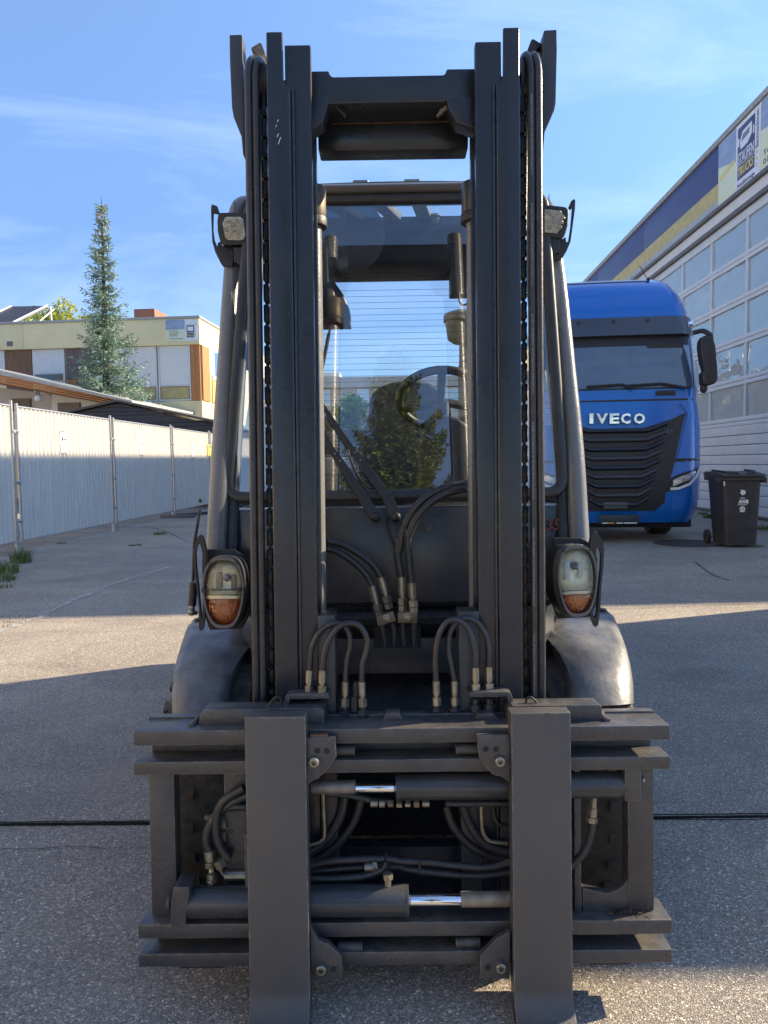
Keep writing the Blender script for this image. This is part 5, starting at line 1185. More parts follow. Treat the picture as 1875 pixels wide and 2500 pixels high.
obj('panel_bolt', MB().cyl(wp(1045, 1287, YP-.005), wp(1045, 1287, YP-.009), .012, 18).cyl(wp(1045, 1287, YP-.009), wp(1045, 1287, YP-.018), .0075, 6), P, fpn, W, bevel=.001)
text('lettering', '35', W, wx(1330, 1293, YP)[0], YP-.008, wx(1330, 1296, YP)[1], .045, .036, mat('faded_red_print', (.16, .045, .035), .6, var=.4), fpn, shear=.25, bold=.03, ext=.0005)
obj('sloped_floor_plate', MB().grid([[(xl_+.1, YP-.06, wx(968, 1740, YP-.06)[1]), (xr_-.1, YP-.06, wx(968, 1740, YP-.06)[1])], [(xl_+.1, YP+.1, wx(968, 1672, YP+.1)[1]), (xr_-.1, YP+.1, wx(968, 1672, YP+.1)[1])]]), M['cab'], fl, W, solid=.008)
obj('chassis_front', MB().box(XC-.36, XC+.36, YP+.11, 3.9, .06, .78), M['dark'], fl, W, bevel=.01)
obj('chassis_side', MB().box(XC-.62, XC-.41, 2.75, 3.35, .3, .62).box(XC+.41, XC+.62, 2.75, 3.35, .3, .62), M['cab'], fl, W, bevel=.02)
# upper hoses and steel pipes into the cowl block
YV = 2.02
def wh(pts, r, y=YV, m=M['hose'], nm='hose'):
    return obj(nm, MB().tube(spline([wp(p[0], p[1], p[2] if len(p) > 2 else y) for p in pts], 8), r, 12), m, fl, W, smooth=60)
def c2(x, y): return (500+x/1.746, 650+y/1.746)
def c6b(x, y): return (760+x/3.95, 900+y/3.95)
hE = wh([c3(1060, 168)+(1.95,), c3(1140, 182), c3(1250, 208), c3(1345, 262), c3(1420, 318), c3(1465, 375), c3(1482, 412)], .0092)
hF = wh([c3(1060, 205)+(1.95,), c3(1130, 222), c3(1235, 262), c3(1330, 330), c3(1395, 400), c3(1425, 462)], .0092)
hG = wh([c6b(1620, 1085)+(1.93,), c6b(1535, 1105), c6b(1350, 1135), c6b(1190, 1190), c6b(1050, 1290), c6b(950, 1420), c6b(880, 1590), c6b(845, 1760), c4(48, 150), c4(50, 250), c4(62, 330), c4(72, 378)], .0105)
hH = wh([c6b(1620, 1140)+(1.94,), c6b(1535, 1155), c6b(1380, 1180), c6b(1230, 1240), c6b(1100, 1340), c6b(1000, 1470), c6b(935, 1620), c4(112, 100), c4(110, 190), c4(118, 290), c4(130, 412)], .0105, YV-.015)
def wferr(p0, p1, y, r, par):
    a, b = wp(p0[0], p0[1], y), wp(p1[0], p1[1], y); d = b-a; mb = MB().cyl(a, a+d*.5, r, 14)
    for i in range(3): mb.cyl(a+d*(.08+.14*i), a+d*(.12+.14*i), r*1.08, 14)
    mb.cyl(a+d*.5, a+d*.62, r*.75, 10).cyl(a+d*.60, a+d*.80, r*1.2, 6).cyl(a+d*.82, a+d, r*1.1, 6)
    obj('hose_fitting', mb, M['steel'], par, W, smooth=30)
wferr(c3(1480, 405), c3(1530, 600), YV, .0115, hE); wferr(c3(1423, 460), c3(1475, 650), YV, .0115, hF)
wferr(c4(72, 375), c4(76, 575), YV, .0112, hG); wferr(c4(130, 408), c4(140, 580), YV-.015, .0112, hH)
bA = obj('pipe_clamp_block', MB().prism([wx(*c3(x, y), YV-.012) for x, y in ((1448, 650), (1555, 617), (1577, 680), (1462, 712))], YV-.014, YV+.014), M['brass'], fl, W, bevel=.002)
bB = obj('pipe_clamp_block', MB().prism([wx(*c4(x, y), YV-.022) for x, y in ((50, 580), (163, 577), (163, 643), (50, 641))], YV-.024, YV+.014), M['brass'], fl, W, bevel=.002)
for (c, b, y) in ((c3(1515, 660), bA, YV-.014), (c4(107, 607), bB, YV-.024)): bolt(wp(c[0], c[1], y), .007, b, W, M['steel'], 6, .008)
for pts in ([c3(1485, 700), c3(1495, 760), c3(1505, 840)], [c3(1550, 690), c3(1562, 750), c3(1562, 830)], [c4(78, 640), c4(80, 700), c4(85, 775)], [c4(142, 640), c4(142, 700), c4(145, 775)]):
    wh(pts, .0085, YV, M['steel'] if 0 else M['cab'], 'steel_pipe')
obj('pipe_opening', MB().box(*(wx(912, 1550, YP-.02)[0], wx(1028, 1550, YP-.02)[0]), YP+.005, YP+.015, wx(968, 1583, YP)[1], wx(968, 1528, YP)[1]), M['dark'], fl, W)
wh([c6b(735, 1430)+(YP-.02,), c6b(735, 1540)+(YP-.015,), c6b(790, 1690)+(YP-.02,), c6b(800, 1730)+(YP-.02,)], .003, YP-.02, M['black'], 'thin_cable')
# cab pillars
YT = 2.46
for s in (-1, 1):
    def pu(a, b): return a if s < 0 else b
    pth = [wp(pu(527, 1416), 1352, 2.10), wp(pu(540, 1402), 1100, 2.19), wp(pu(552, 1383), 900, 2.26), wp(pu(565, 1362), 690, 2.34), wp(pu(576, 1341), 540, 2.41)]
    top = pth[-1]; 
    pa = spline(pth, 5); q = pa[-1]
    for a in range(1, 10): t_ = R(a*10); pa.append(q+V((-s*.03*(1-cos(t_)), .10*(1-cos(t_)), .080*sin(t_))))
    pa.append(pa[-1]+V((0, .7, -.02)))
    obj('cab_pillar', MB().tube(pa, [max(.0235, .0285-.0002*i_) for i_ in range(len(pa))], 20), M['pillar'], fl, W, smooth=60)
    obj('pillar_inner_seal', MB().tube([p+V((-s*.040, .014, 0)) for p in spline(pth, 5)], .017, 10), M['seal'], fl, W)
    obj('door_post', MB().tube([p+V((-s*.072, .03, 0)) for p in spline(pth, 5) if p.z > 1.45], .019, 10), M['black'], fl, W)
    obj('side_window_frame', MB().tube([V((XC+s*.50, 2.2, 1.08)), V((XC+s*.5, 3.12, 1.08)), V((XC+s*.49, 3.18, 1.6)), V((XC+s*.47, 3.12, 1.98))], .02, 8), P, fl, W)
    obj('side_window', MB().grid([[(XC+s*.487, 2.2, 1.09), (XC+s*.487, 3.13, 1.09)], [(XC+s*.475, 2.33, 2.0), (XC+s*.475, 3.1, 2.0)]]), M['rglass'], fl, W)
    obj('side_panel', MB().box(XC+s*.47, XC+s*.50, 2.22, 3.16, .75, 1.07), M['cab'], fl, W, bevel=.01)
# windscreen: plane leaning back
zw0 = wx(968, 1222, 2.155)[1]; yw0 = 2.155; LEAN = R(12)
zw1 = 1.15+CH-1.15+2.37*.343; yw1 = yw0+(zw1-zw0)*tan(LEAN)
GF = Mx.Translation((XC, yw0, zw0)) @ Mx.Rotation(-LEAN, 4, 'X')
hG_ = (zw1-zw0)/cos(LEAN)
wl0, wr0 = hit(549, 1150, GF).x, hit(1384, 1150, GF).x; wl1, wr1 = hit(590, 600, GF).x, hit(1346, 600, GF).x
def gx_l(z): return wl0+(wl1-wl0)*(z-hit(549, 1150, GF).z)/(hit(590, 600, GF).z-hit(549, 1150, GF).z)
def gx_r(z): return wr0+(wr1-wr0)*(z-hit(1384, 1150, GF).z)/(hit(1346, 600, GF).z-hit(1384, 1150, GF).z)
def rrect(ins, rad):
    pts = []
    for (cx, cz, a0) in ((gx_r(0)-ins-rad, ins+rad, -90), (gx_r(hG_)-ins-rad, hG_-ins-rad, 0), (gx_l(hG_)+ins+rad, hG_-ins-rad, 90), (gx_l(0)+ins+rad, ins+rad, 180)):
        for q in range(7): a = R(a0+q*15); pts.append((cx+rad*cos(a), cz+rad*sin(a)))
    return pts
ws = obj('windscreen', MB().add([(x, 0, z) for x, z in rrect(.028, .03)], [tuple(range(28))]), M['wglass'], fl, GF, smooth=0)
o1, o2 = rrect(0, .055), rrect(.030, .03)
sm = MB(); n = len(o1); vs = []
for (ring, y) in ((o1, .02), (o1, -.012), (rrect(.006, .05), -.018), (rrect(.022, .035), -.018), (o2, -.012), (o2, .02)): vs.append([(x, y, z) for x, z in ring])
for a_, b_ in zip(vs, vs[1:]+[vs[0]]): sm.grid([a_+[a_[0]], b_+[b_[0]]])
obj('windscreen_seal', sm, M['seal'], fl, GF, smooth=50)
# wipers
def gp_(x, y, off): q = hit(*c6b(x, y), GF, 1, -off); return V((q.x, -off, q.z))
for (pv, kn, mid, tip) in (((815, 1430), (735, 1235), (415, 810), (70, 300)), ((618, 1430), (500, 1240), (225, 820), (80, 560))):
    wa = obj('wiper_arm', MB().tube([gp_(*pv, .05), gp_(*pv, .012)], .013, 16).ball(gp_(*pv, .05), .015, 12), M['black'], fl, GF)
    def strip(a, b, w0, w1, o0, o1, name, th=.010):
        A_, B_ = gp_(*a, o0), gp_(*b, o1); d = (B_-A_).normalized(); s_ = V((d.z, 0, -d.x)).normalized(); mb = MB()
        vs = [A_-s_*w0, A_+s_*w0, B_+s_*w1, B_-s_*w1]; mb.add(vs+[v+V((0, th, 0)) for v in vs], [(0, 1, 2, 3), (7, 6, 5, 4), (0, 4, 5, 1), (1, 5, 6, 2), (2, 6, 7, 3), (3, 7, 4, 0)])
        return obj(name, mb, M['black'], wa, GF, bevel=.002)
    strip(pv, kn, .0155, .0145, .055, .058, 'wiper_hub'); strip((kn[0]+4, kn[1]+2), mid, .0142, .0105, .053, .045, 'wiper_link'); strip(mid, tip, .0085, .0065, .044, .03, 'wiper_rod', .006)
    for t_ in (.0, .14):
        q = gp_(mid[0]+(kn[0]-mid[0])*t_*1.2+6, mid[1]+(kn[1]-mid[1])*t_*1.2, .047); obj('rivet', MB().ball(q, .003, 8), M['steel'], wa, GF)
wh([c6b(350, 780)+(2.2,), c6b(385, 900)+(2.17,), c6b(460, 1050)+(2.14,), c6b(570, 1160)+(2.12,)], .0035, 2.15, M['black'], 'washer_tube')
# cab roof
zr = wx(968, 443, 2.56)[1]
xr0, xr1 = XC-.435, XC+.435
yfr = yw1-.01
zq = lambda Y: wx(968, 446, Y)[1]
obj('roof_front_header', MB().prism([(yfr-.02, zw1-.004), (yfr-.032, zw1+.012), (yfr-.01, zq(yfr)-.004), (yfr+.10, zq(yfr+.1)), (yfr+.22, zq(yfr+.22)), (yfr+.22, zr-.022), (yfr+.04, zw1-.004)], xr0, xr1, 0), mat('header_paint', (.10, .095, .095), .4, var=.1), fl, W, bevel=.008, seg=3)
ztl = wx(968, 436, yfr+.14)[1]
obj('roof_rim', MB().tube([V((XC+.43*t_/6, yfr+.16, ztl-.010-.010*(t_/6)**2)) for t_ in range(-6, 7)], .009, 8), mat('roof_rim', (.05, .06, .03), .4), fl, W)
ysk0, ysk1 = yfr+.225, 2.90
for s in (-1, 1): obj('roof_side_rail', MB().box(XC+s*.47, XC+s*.40, yfr+.22, 3.2, zr-.05, zr-.001), P, fl, W, bevel=.01)
for (xa, xb) in ((-.30, -.12), (.07, .13), (-.10, .02)):
    a = V((XC+xa, ysk0, zr-.02)); b = V((XC+xb, ysk1+.02, zr-.02)); s_ = V((.026, 0, 0))
    obj('roof_bar', MB().add([a-s_, a+s_, b+s_, b-s_]+[q+V((0, 0, .03)) for q in (a-s_, a+s_, b+s_, b-s_)], [(0, 1, 2, 3), (7, 6, 5, 4), (0, 4, 5, 1), (1, 5, 6, 2), (2, 6, 7, 3), (3, 7, 4, 0)]), M['pillar'], fl, W, bevel=.004)
obj('roof_glass', MB().grid([[(XC-.38, ysk0, zr-.008), (XC+.38, ysk0, zr-.008)], [(XC-.38, ysk1, zr-.008), (XC+.38, ysk1, zr-.008)]]), M['rglass'], fl, W)
YR = 3.17
zrw = wx(968, 683, YR)[1]
obj('roof_rear_panel', MB().box(xr0+.09, xr1-.09, ysk1, YR+.02, zr-.05, zr-.005), M['cab'], fl, W, bevel=.004)
obj('rear_header', MB().box(xr0+.02, xr1-.02, YR-.06, YR+.04, zrw, zr-.051).box(XC-.20, XC+.23, YR-.10, YR-.061, zrw-.0, zrw+.05), M['black'], fl, W, bevel=.01)
zrb = wx(968, 1046, YR)[1]
obj('rear_window', MB().grid([[(xr0+.05, YR, zrb), (xr1-.05, YR, zrb)], [(xr0+.05, YR, zrw), (xr1-.05, YR, zrw)]]), M['rglass'], fl, W)
lnb = MB()
z = wx(968, 708, YR)[1]; dz = (wx(968, 708, YR)[1]-wx(968, 887, YR)[1])/12
while z > zrb+.02:
    lnb.box(XC-.40, XC+.40, YR-.003, YR-.0015, z-.0006, z+.0006); z -= dz
kind(obj('heater_line', lnb, M['dark'], fl, W, smooth=0), 'stuff')
for s in (-1, 1): obj('rear_post', MB().tube([V((XC+s*.46, YR+.02, .9)), V((XC+s*.46, YR+.02, zr-.06))], .03, 10), P, fl, W)
obj('rear_wall', MB().box(xr0+.03, xr1-.03, YR-.02, YR+.05, .7, zrb), P, fl, W, bevel=.01)
obj('engine_hood', MB().box(XC-.42, XC+.42, 3.26, 4.4, .55, 1.08), P, fl, W, bevel=.05)
obj('counterweight', MB().prism([(3.9, .2), (3.9, 1.05), (4.4, 1.0), (4.75, .85), (4.85, .5), (4.75, .2)], XC-.56, XC+.56, 0), P, fl, W, bevel=.05)
# interior
obj('seat_backrest', MB().prism([wx(u, v, 2.98) for u, v in ((885, 1200), (880, 1080), (900, 1010), (902, 975), (918, 950), (955, 935), (1010, 930), (1052, 936), (1070, 955), (1078, 1010), (1095, 1080), (1100, 1200))], 2.95, 3.08), M['seat'], fl, W, bevel=.03, seg=3)
obj('seat_cushion', MB().box(XC-.25, XC+.2, 2.5, 2.95, .78, .9), M['seat'], fl, W, bevel=.04, seg=3)
obj('dashboard', MB().prism([(2.22, .8), (2.24, 1.02), (2.34, 1.08), (2.5, 1.0), (2.5, .8)], XC+.02, XC+.46, 0), M['black'], fl, W, bevel=.02)
sc_c = wp(1075, 975, 2.50); rot = Mx.Translation(sc_c) @ Mx.Rotation(R(-38), 4, 'X'); st_ = MB(); Rw = .135
ring = [V((Rw*cos(R(a)), Rw*sin(R(a)), 0)) for a in range(0, 361, 12)]
sw = obj('steering_wheel', MB().tube(ring, .014, 10, False), M['black'], fl, rot, smooth=60)
for a in (20, 160, 270): obj('spoke', MB().tube([V((0, 0, -.01)), V((Rw*cos(R(a)), Rw*sin(R(a)), 0))], .014, 8), M['black'], sw, rot)
obj('steering_column', MB().tube([sc_c+V((0, 0, -.01)), sc_c+V((.01, .02, -.12)), sc_c+V((.01, -.08, -.3))], [.03, .034, .045], 14), M['black'], fl, W)
obj('column_cowl', MB().prism([wx(u, v, 2.42) for u, v in ((1018, 1210), (1020, 1105), (1030, 1050), (1055, 1022), (1085, 1014), (1120, 1022), (1145, 1040), (1160, 1080), (1165, 1210))], 2.40, 2.52), M['black'], fl, W, bevel=.02, seg=3)
jq = wp(806, 1032, 2.5)
js = obj('joystick', MB().ball(jq, .022, 14, (1, 1, 1.5)).tube([jq, jq+V((0, 0, -.06))], .009, 8), M['black'], fl, W)
bl = MB(); 
for i in range(5): bl.rev([(-.007, .014+i*.003), (0, .022+i*.0035), (.007, .014+i*.003)], jq+V((0, 0, -.045-i*.013)), 2, 18)
obj('bellows', bl, M['black'], js, W)
obj('armrest', MB().box(jq.x-.09, jq.x+.09, 2.42, 2.9, jq.z-.17, jq.z-.115), mat('grey_console', (.18, .18, .19), .4, var=.1), fl, W, bevel=.015)
# lamp-like fan housing, left upper corner
q = wp(828, 728, 2.55)
hb_ = MB().prism([wx(u, v, 2.5) for u, v in ((780, 640), (795, 690), (815, 685), (838, 718), (852, 752), (853, 772), (845, 780), (780, 780))], 2.5, 2.62)
fnh = obj('work_lamp_rear', hb_, M['black'], fl, W, bevel=.012, seg=3)
obj('mount_bracket', MB().box(*(wx(772, 700, 2.5)[0], wx(800, 700, 2.5)[0]), 2.5, 2.55, wx(790, 785, 2.5)[1], wx(790, 590, 2.5)[1]), P, fnh, W, bevel=.004)
obj('base_strip', MB().box(wx(772, 700, 2.48)[0], wx(852, 700, 2.48)[0], 2.48, 2.6, wx(800, 789, 2.48)[1], wx(800, 781, 2.48)[1]), mat('dark_red_strip', (.06, .015, .015), .6), fnh, W)
obj('antenna_rod', MB().tube([wp(808, 790, 2.5), wp(803, 815, 2.5)], .004, 6).tube([wp(803, 815, 2.5), wp(785, 905, 2.5)], .0065, 6), M['black'], fl, W)
obj('mirror_disc', MB().cyl(wp(852, 575, 2.58), wp(852, 572, 2.6), .12, 36), glassmat('mirror_disc', (.45, .5, .6), .15, body=(.3, .33, .4), bodyf=.3), fl, W)
obj('grab_hook', MB().tube(spline([wp(840, 545, 2.6), wp(838, 510, 2.6), wp(848, 492, 2.6), wp(870, 488, 2.6)], 5), .008, 8), P, fl, W)
obj('roof_knob', MB().rev([(-.03, .008), (-.03, .014), (-.005, .018), (-.004, .024), (.004, .02), (.006, 0)], wp(1062, 527, 2.9), 2, 16), M['pillar'], fl, W)
obj('control_unit', MB().box(wx(1101, 700, 2.9)[0], wx(1165, 700, 2.9)[0], 2.9, 3.0, wx(1130, 716, 2.9)[1], wx(1130, 660, 2.9)[1]), M['black'], fl, W, bevel=.005)
obj('unit_cable', MB().tube(spline([wp(1121, 712, 2.7), wp(1122, 735, 2.7), wp(1132, 745, 2.7), wp(1150, 735, 2.7)], 5), .004, 6), M['black'], fl, W)
# air pre-cleaner behind the rear window
ac = wp(1134, 770, 3.85)
pc = obj('air_precleaner', MB().rev([(-.14, .0), (-.14, .055), (-.12, .085), (-.03, .098), (-.03, .106), (.0, .106), (.012, .09), (.025, .05), (.03, 0)], ac, 2, 28), mat('smoky_bowl', (.16, .15, .10), .3, var=.4, vs=9), fl, W, smooth=50)
obj('intake_pipe', MB().tube([ac+V((.012, 0, -.14)), ac+V((.01, 0, -.24)), ac+V((.02, 0, -.25)), ac+V((.02, 0, -.36)), ac+V((.03, 0, -.9))], [.04, .04, .055, .055, .07], 18), P, fl, W)
# --- fenders and tyres
FR = [(1507, 330, 535, 2.46), (1509, 330, 536, 2.38), (1512, 332, 538, 2.30), (1522, 336, 544, 2.21), (1545, 350, 554, 2.12), (1575, 380, 566, 2.045), (1605, 404, 577, 1.985), (1645, 424, 587, 1.925), (1690, 435, 594, 1.875), (1738, 437, 596, 1.84)]
for s in (-1, 1):
    rows = []
    for (v, a, b, Y) in FR:
        v2 = v + (8 if s < 0 else -3)
        z = hit(966, v2, W, 1, Y).z; f = lambda hw: XC + s*hw*Y/FPX*1.0
        b2 = b - (14 if s < 0 else 0)
        xi_, xo_ = f(a), f(b2); w_ = xo_-xi_
        rows.append([(xi_-s*.006, Y+.26, z-.02), (xi_-s*.004, Y+.05, z-.006), (xi_, Y+.008, z), (xi_+w_*.12, Y, z+.004), (xi_+w_*.4, Y-.004, z+.005), (xi_+w_*.65, Y+.004, z+.004), (xi_+w_*.84, Y+.022, z+.001), (xi_+w_*.95, Y+.042, z-.003), (xo_, Y+.065, z-.008), (xo_+s*.010, Y+.11, z-.014), (xo_+s*.018, Y+.4, z-.03)])
    # lower rim return
    fd = obj('fender', MB().grid(rows), M['fender'], fl, W, smooth=60, solid=-.006)
    q = V(rows[3][6]); obj('fender_bolt', MB().cyl(V((rows[2][7][0]-s*.02, 2.33, rows[2][6][2]-.004)), V((rows[2][7][0]-s*.02, 2.33, rows[2][6][2]+.014)), .013, 14), M['black'], fd, W, bevel=.002)
    obj('inner_wing', MB().grid([[(XC+s*f_, 2.06+g_, z_) for (f_, g_) in ((.33, .0), (.40, -.02), (.44, .05))] for z_ in (.5, .6, .7, .8)]), M['cab'], fl, W, solid=.005)
    xt = XC+s*.487; rt = .335; yt = 2.10
    ty = obj('front_tyre', MB().rev([(-.09, .17), (-.108, .21), (-.112, .30), (-.10, rt-.016), (-.06, rt-.004), (.06, rt-.004), (.10, rt-.016), (.112, .30), (.108, .21), (.09, .17), (-.09, .17)], (xt, yt, rt), 0, 48), M['tyre'], fl, W, smooth=40)
    l0 = None; nl = 26
    lg_ = MB()
    for i in range(nl):
        for side in (-1, 1):
            a = 2*pi*(i+.5*(side > 0))/nl; c_, s_n = cos(a), sin(a)
            def pt(ax_, r_, da): aa = a+da; return (xt+ax_, yt+r_*cos(aa), rt+r_*sin(aa))
            x0_, x1_ = side*.012, side*.121; vs = []
            for r_ in (rt-.02, rt+.004):
                vs += [pt(x0_, r_, -.03), pt(x0_, r_, .05), pt(x1_, r_-(.03 if r_ > rt else .02), .09), pt(x1_, r_-(.03 if r_ > rt else .02), -.01)]
            lg_.add(vs, [(0, 1, 2, 3), (7, 6, 5, 4), (0, 4, 5, 1), (1, 5, 6, 2), (2, 6, 7, 3), (3, 7, 4, 0)])
    kind(obj('tread_lug', lg_, M['tyre'], ty, W, bevel=.003), 'stuff')
    obj('rim', MB().rev([(-.08, .17), (-.02, .15), (-.02, .05), (.02, .05), (.02, .15), (.08, .17), (-.08, .17)], (xt, yt, rt), 0, 32), P, ty, W)
    obj('rear_tyre', MB().rev([(-.08, .12), (-.09, .2), (-.08, .26), (.08, .26), (.09, .2), (.08, .12), (-.08, .12)], (XC+s*.44, 4.15, .26), 0, 32), M['tyre'], fl, W, smooth=40)
# --- headlights
def egg(cx, cz, hw, h1, h2, n=36, top=.92):
    pts = []
    for i in range(n):
        a = 2*pi*i/n; c_, s_ = cos(a), sin(a)
        if s_ >= 0: x, z = hw*c_, h1*s_
        else: x, z = hw*c_*(1-.16*(-s_)), h2*s_
        e = 1.0
        x = hw*(abs(c_)**.62)*(1 if c_ > 0 else -1)*(1-.14*max(0, -s_)); pts.append((cx+x, cz+z))
    return pts
for s in (-1, 1):
    if s < 0: uc, vm, hwp, h1p, h2p, yaw_ = 550, 1440, 54.5, 86, 96, R(4)
    else: uc, vm, hwp, h1p, h2p, yaw_ = 1402, 1412, 55, 86, 96, R(-13)
    c = wp(uc, vm, 1.97); G = Mx.Translation(c) @ Mx.Rotation(-yaw_*1.0, 4, 'Z') @ Mx.Rotation(R(-4), 4, 'X')
    k_ = 1.97/FPX; hw, h1, h2 = hwp*k_, h1p*k_, h2p*k_
    def ringm(sc0, sc1, y0, y1, y2):
        a_, b_ = egg(0, 0, hw*sc0, h1*sc0, h2*sc0), egg(0, .0, hw*sc1, h1*(sc1-.015), h2*sc1); mb = MB()
        R1 = [(x, y1, z) for x, z in a_]; R0 = [(x, y0, z) for x, z in egg(0, 0, hw*(sc0-.04), h1*(sc0-.04), h2*(sc0-.04))]; R2 = [(x, y0, z) for x, z in b_]; R3 = [(x, y2, z) for x, z in egg(0, 0, hw*(sc1-.02), h1*(sc1-.03), h2*(sc1-.02))]
        for a__, b__ in ((R1, R0), (R0, R2), (R2, R3)): mb.grid([a__+[a__[0]], b__+[b__[0]]])
        return mb
    hl_ = obj('headlight', MB().grid([[(x*k2, y, z*k2) for x, z in egg(0, 0, hw, h1, h2)+[egg(0, 0, hw, h1, h2)[0]]] for (y, k2) in ((.004, 1.0), (.05, .97), (.10, .75), (.12, .3), (.122, .01))]), M['black'], fl, G, smooth=50)
    obj('bezel', ringm(1.0, .88, -.022, .006, .004), mat('bezel_grey', (.11, .10, .095), .45, var=.1, bump=.05), hl_, G, smooth=50)
    e = egg(0, 0, hw*.88, h1*.865, h2*.88); zsplit = -.012 if s < 0 else -.030
    def bowl(sel, dep, cz_):
        mb = MB(); rows = []
        for (k2, y) in ((1.0, -.008), (.85, .0), (.6, .008), (.3, .013), (.02, .015)):
            r_ = [(x*k2, y, cz_+(z-cz_)*k2) for x, z in sel]; rows.append(r_+[r_[0]])
        return mb.grid(rows)
    upz = [(x, max(z, zsplit)) for x, z in e]; loz = [(x, min(z, zsplit-.012)) for x, z in e]
    obj('reflector', bowl(upz, .04, .02), M['refl'], hl_, G, smooth=60)
    obj('turn_reflector', bowl(loz, .04, -.05), mat('amber_reflector', (.95, .33, .07), .4, metal=.1, var=.3, vs=30), hl_, G, smooth=60)
    obj('lens_divider', MB().box(-hw*.83, hw*.83, -.012, .01, zsplit-.010, zsplit-.002), M['white'] if s > 0 else M['refl'], hl_, G)
    if s < 0: obj('cable_tie', MB().box(-hw*.99, hw*.99, -.026, -.021, .0, .005).box(-hw*.95, -hw*.78, -.029, -.02, -.003, .008).box(hw*.66, hw*.82, -.029, -.02, -.003, .008), M['black'], hl_, G, bevel=.001)
    def dome(sel, cz_, m_, nm):
        rows = []
        for (k2, y) in ((1.0, -.008), (.92, -.018), (.7, -.026), (.35, -.030), (.02, -.031)):
            r_ = [(x*k2, y, cz_+(z-cz_)*k2) for x, z in sel]; rows.append(r_+[r_[0]])
        return obj(nm, MB().grid(rows), m_, hl_, G, smooth=60)
    dome(e, .0, M['lampglass'], 'lens')
    dome([(x*.9, z*.97-.001) for x, z in loz], -.055, M['amberglass'], 'turn_lens').location.y += .013
    for q_ in range(-4, 5):
        hq = (h2*.82)*sqrt(max(.05, 1-(q_/5.2)**2)); obj('lens_rib', MB().tube([(q_*hw*.155, -.019, zsplit-.018), (q_*hw*.155, -.017, -hq)], .0016, 5), M['amberglass'], hl_, G)
    obj('bulb', MB().ball((.004, .004, .032), .011, 12), M['dark'] if s > 0 else M['brass'], hl_, G)
    obj('bulb_shield', MB().box(-.026, -.010, .002, .018, -.004, .046).box(.014, .028, .002, .018, .0, .04), mat('shield_brown', (.20, .16, .09), .4) if s < 0 else mat('shield_pale', (.55, .62, .70), .3), hl_, G, bevel=.003)
    for (x, z) in ((-.036, .073), (.036, .073)): obj('screw', MB().cyl((x, -.0225, z), (x, -.0195, z), .0042, 10), M['black'], hl_, G)
    # mounting plate
    obj('lamp_bracket', MB().prism([wx(uc+a, vm+b, 2.03) for a, b in ((-48, -98), (20, -98), (46, -82), (58, -50), (60, 60), (40, 96), (-40, 100), (-54, 60))], 2.035, 2.05), M['black'], fl, W, bevel=.004)
    # guard hoop
    def hoop(o, i_, y, nm):
        mb = MB(); A_ = [wp(u, v, y) for u, v in o]; B_ = [wp(u, v, y) for u, v in i_]
        A2 = [p+V((s*.004, .030, 0)) for p in A_]; B2 = [p+V((s*.004, .030, 0)) for p in B_]
        for p_, q_ in ((A_, B_), (A2, B2), (A_, A2), (B_, B2)): mb.grid([p_+[p_[0]], q_+[q_[0]]])
        return obj(nm, mb, M['black'], fl, W, smooth=40)
    if s < 0:
        o = [c3(*p) for p in ((355, 145), (372, 165), (385, 210), (392, 245), (388, 330), (392, 500), (385, 620), (372, 735), (356, 742), (346, 725), (345, 600), (330, 470), (314, 350), (310, 240), (326, 180), (340, 155))]
        i_ = [c3(*p) for p in ((350, 200), (358, 215), (364, 240), (368, 270), (366, 350), (372, 500), (368, 620), (366, 660), (362, 668), (360, 655), (352, 580), (342, 470), (328, 350), (324, 260), (330, 230), (340, 205))]
    else:
        o = [c4(*p) for p in ((1190, 110), (1210, 120), (1232, 165), (1245, 215), (1240, 320), (1228, 430), (1222, 560), (1210, 655), (1193, 667), (1180, 655), (1163, 600), (1160, 560), (1170, 450), (1176, 330), (1162, 180), (1172, 130))]
        i_ = [c4(*p) for p in ((1205, 205), (1212, 210), (1222, 225), (1228, 250), (1226, 330), (1216, 430), (1208, 540), (1200, 610), (1190, 615), (1182, 600), (1178, 580), (1178, 550), (1186, 450), (1194, 330), (1196, 250), (1198, 215))]
    hoop(o, i_, 1.985, 'lamp_guard')
# left side rod with ball joint
gs = obj('gas_strut', MB().tube([wp(488, 1245, 2.1), wp(474, 1328, 2.08), wp(471, 1420, 2.06)], .0045, 8).tube([wp(473, 1422, 2.06), wp(469, 1478, 2.06)], .011, 12).ball(wp(489, 1222, 2.1), .006, 8), M['black'], fl, W, smooth=50)
obj('ball_joint', MB().ball(wp(468, 1494, 2.06), .011, 12).tube([wp(468, 1494, 2.06), wp(480, 1497, 2.07)], .006, 8).cyl(wp(469, 1478, 2.06), wp(468.5, 1485, 2.06), .008, 10), M['steel'], gs, W)
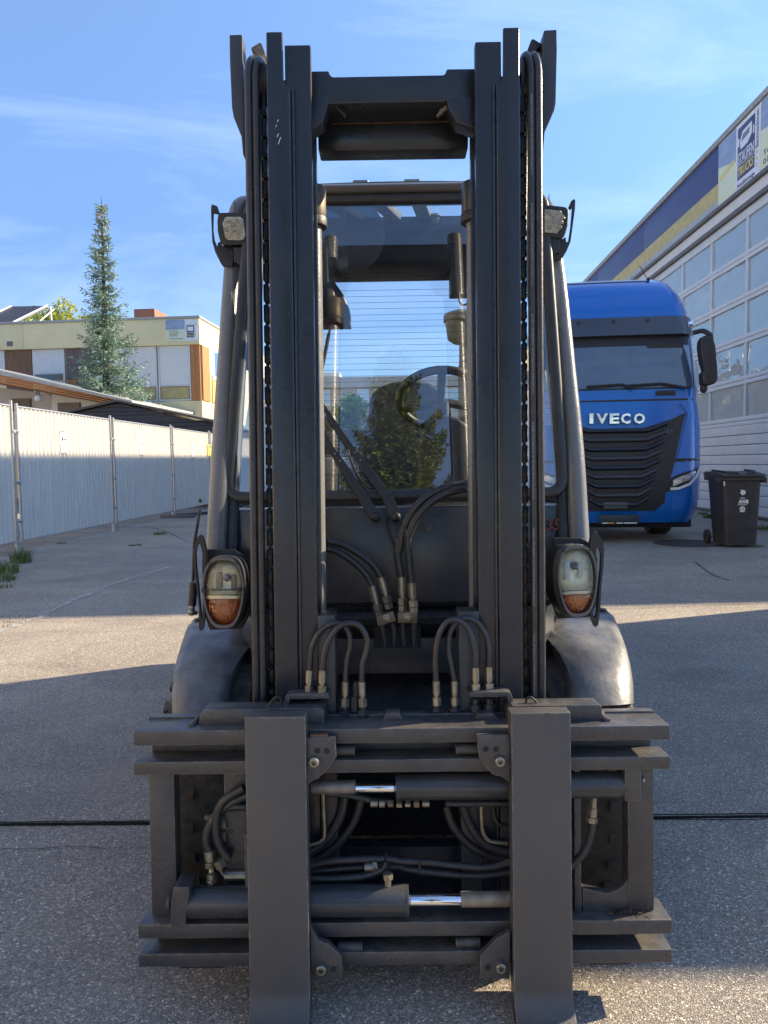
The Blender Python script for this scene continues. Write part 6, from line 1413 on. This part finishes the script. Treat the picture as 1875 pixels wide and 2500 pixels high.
# --- work lights
for s in (-1, 1):
    Yw = 2.30
    if s < 0:
        ho = [(536, 519), (590, 517), (599, 520), (602, 590), (598, 598), (545, 599), (537, 590), (531, 565), (530, 540), (532, 524)]; le_ = [(549, 531), (553, 529), (586, 529), (594, 535), (599, 575), (594, 584), (586, 587), (556, 586), (549, 578), (543, 545)]
        st_l = [(518, 498), (530, 503), (536, 520), (530, 522), (521, 520), (520, 560), (523, 585), (530, 602), (532, 592), (538, 590), (543, 600), (570, 602), (569, 650), (545, 651), (540, 645), (525, 615), (518, 590), (515, 520), (515, 505)]
    else:
        ho = [(1330, 500), (1345, 500), (1380, 504), (1389, 510), (1389, 530), (1387, 552), (1380, 574), (1370, 583), (1330, 578)]; le_ = [(1330, 511), (1345, 512), (1369, 515), (1375, 522), (1373, 540), (1369, 558), (1360, 570), (1330, 567)]
        st_l = [(1402, 485), (1405, 490), (1404, 510), (1396, 570), (1393, 590), (1384, 612), (1371, 634), (1366, 636), (1343, 634), (1341, 584), (1372, 584), (1381, 578), (1383, 592), (1388, 588), (1393, 555), (1397, 508), (1391, 512), (1388, 506), (1395, 490)]
    wlb = obj('work_light', MB().prism([wx(u, v, Yw) for u, v in ho], Yw, Yw+.055), M['black'], fl, W, bevel=.006, seg=3)
    obj('lens', MB().prism([wx(u, v, Yw-.002) for u, v in le_], Yw-.003, Yw+.004), M['ledlens'], wlb, W, bevel=.002)
    cxl = sum(u for u, v in le_)/len(le_); cvl = sum(v for u, v in le_)/len(le_)
    for (a, b) in ((-15, -18), (9, -18), (-3, -9), (18, -6), (-20, 3), (-3, 4), (14, 6), (-14, 18), (10, 18)):
        q = wp(cxl+a, cvl+b, Yw-.004); obj('led_cell', MB().rev([(0, .0065), (-.0025, .0055), (-.003, .0045), (-.001, .003), (-.0008, 0)], q, 1, 12), M['ledlens'], wlb, W)
    obj('light_bracket', MB().prism([wx(u, v, Yw+.02) for u, v in st_l], Yw+.02, Yw+.028), M['black'], wlb, W, bevel=.001)
    q = wp(968-400 if s > 0 else 585, 640, Yw+.02)
    qq = wp(585 if s < 0 else 1352, 640 if s < 0 else 616, Yw+.0)
    obj('pivot_bolt', MB().cyl(qq, qq+V((0, .02, 0)), .009, 6).box(qq.x-.018, qq.x+.02, Yw+.005, Yw+.07, qq.z+.0, qq.z+.045), M['black'], wlb, W, bevel=.002)
print('objects', len(bpy.data.objects), 'tris', sum(len(m.polygons) for m in bpy.data.meshes))
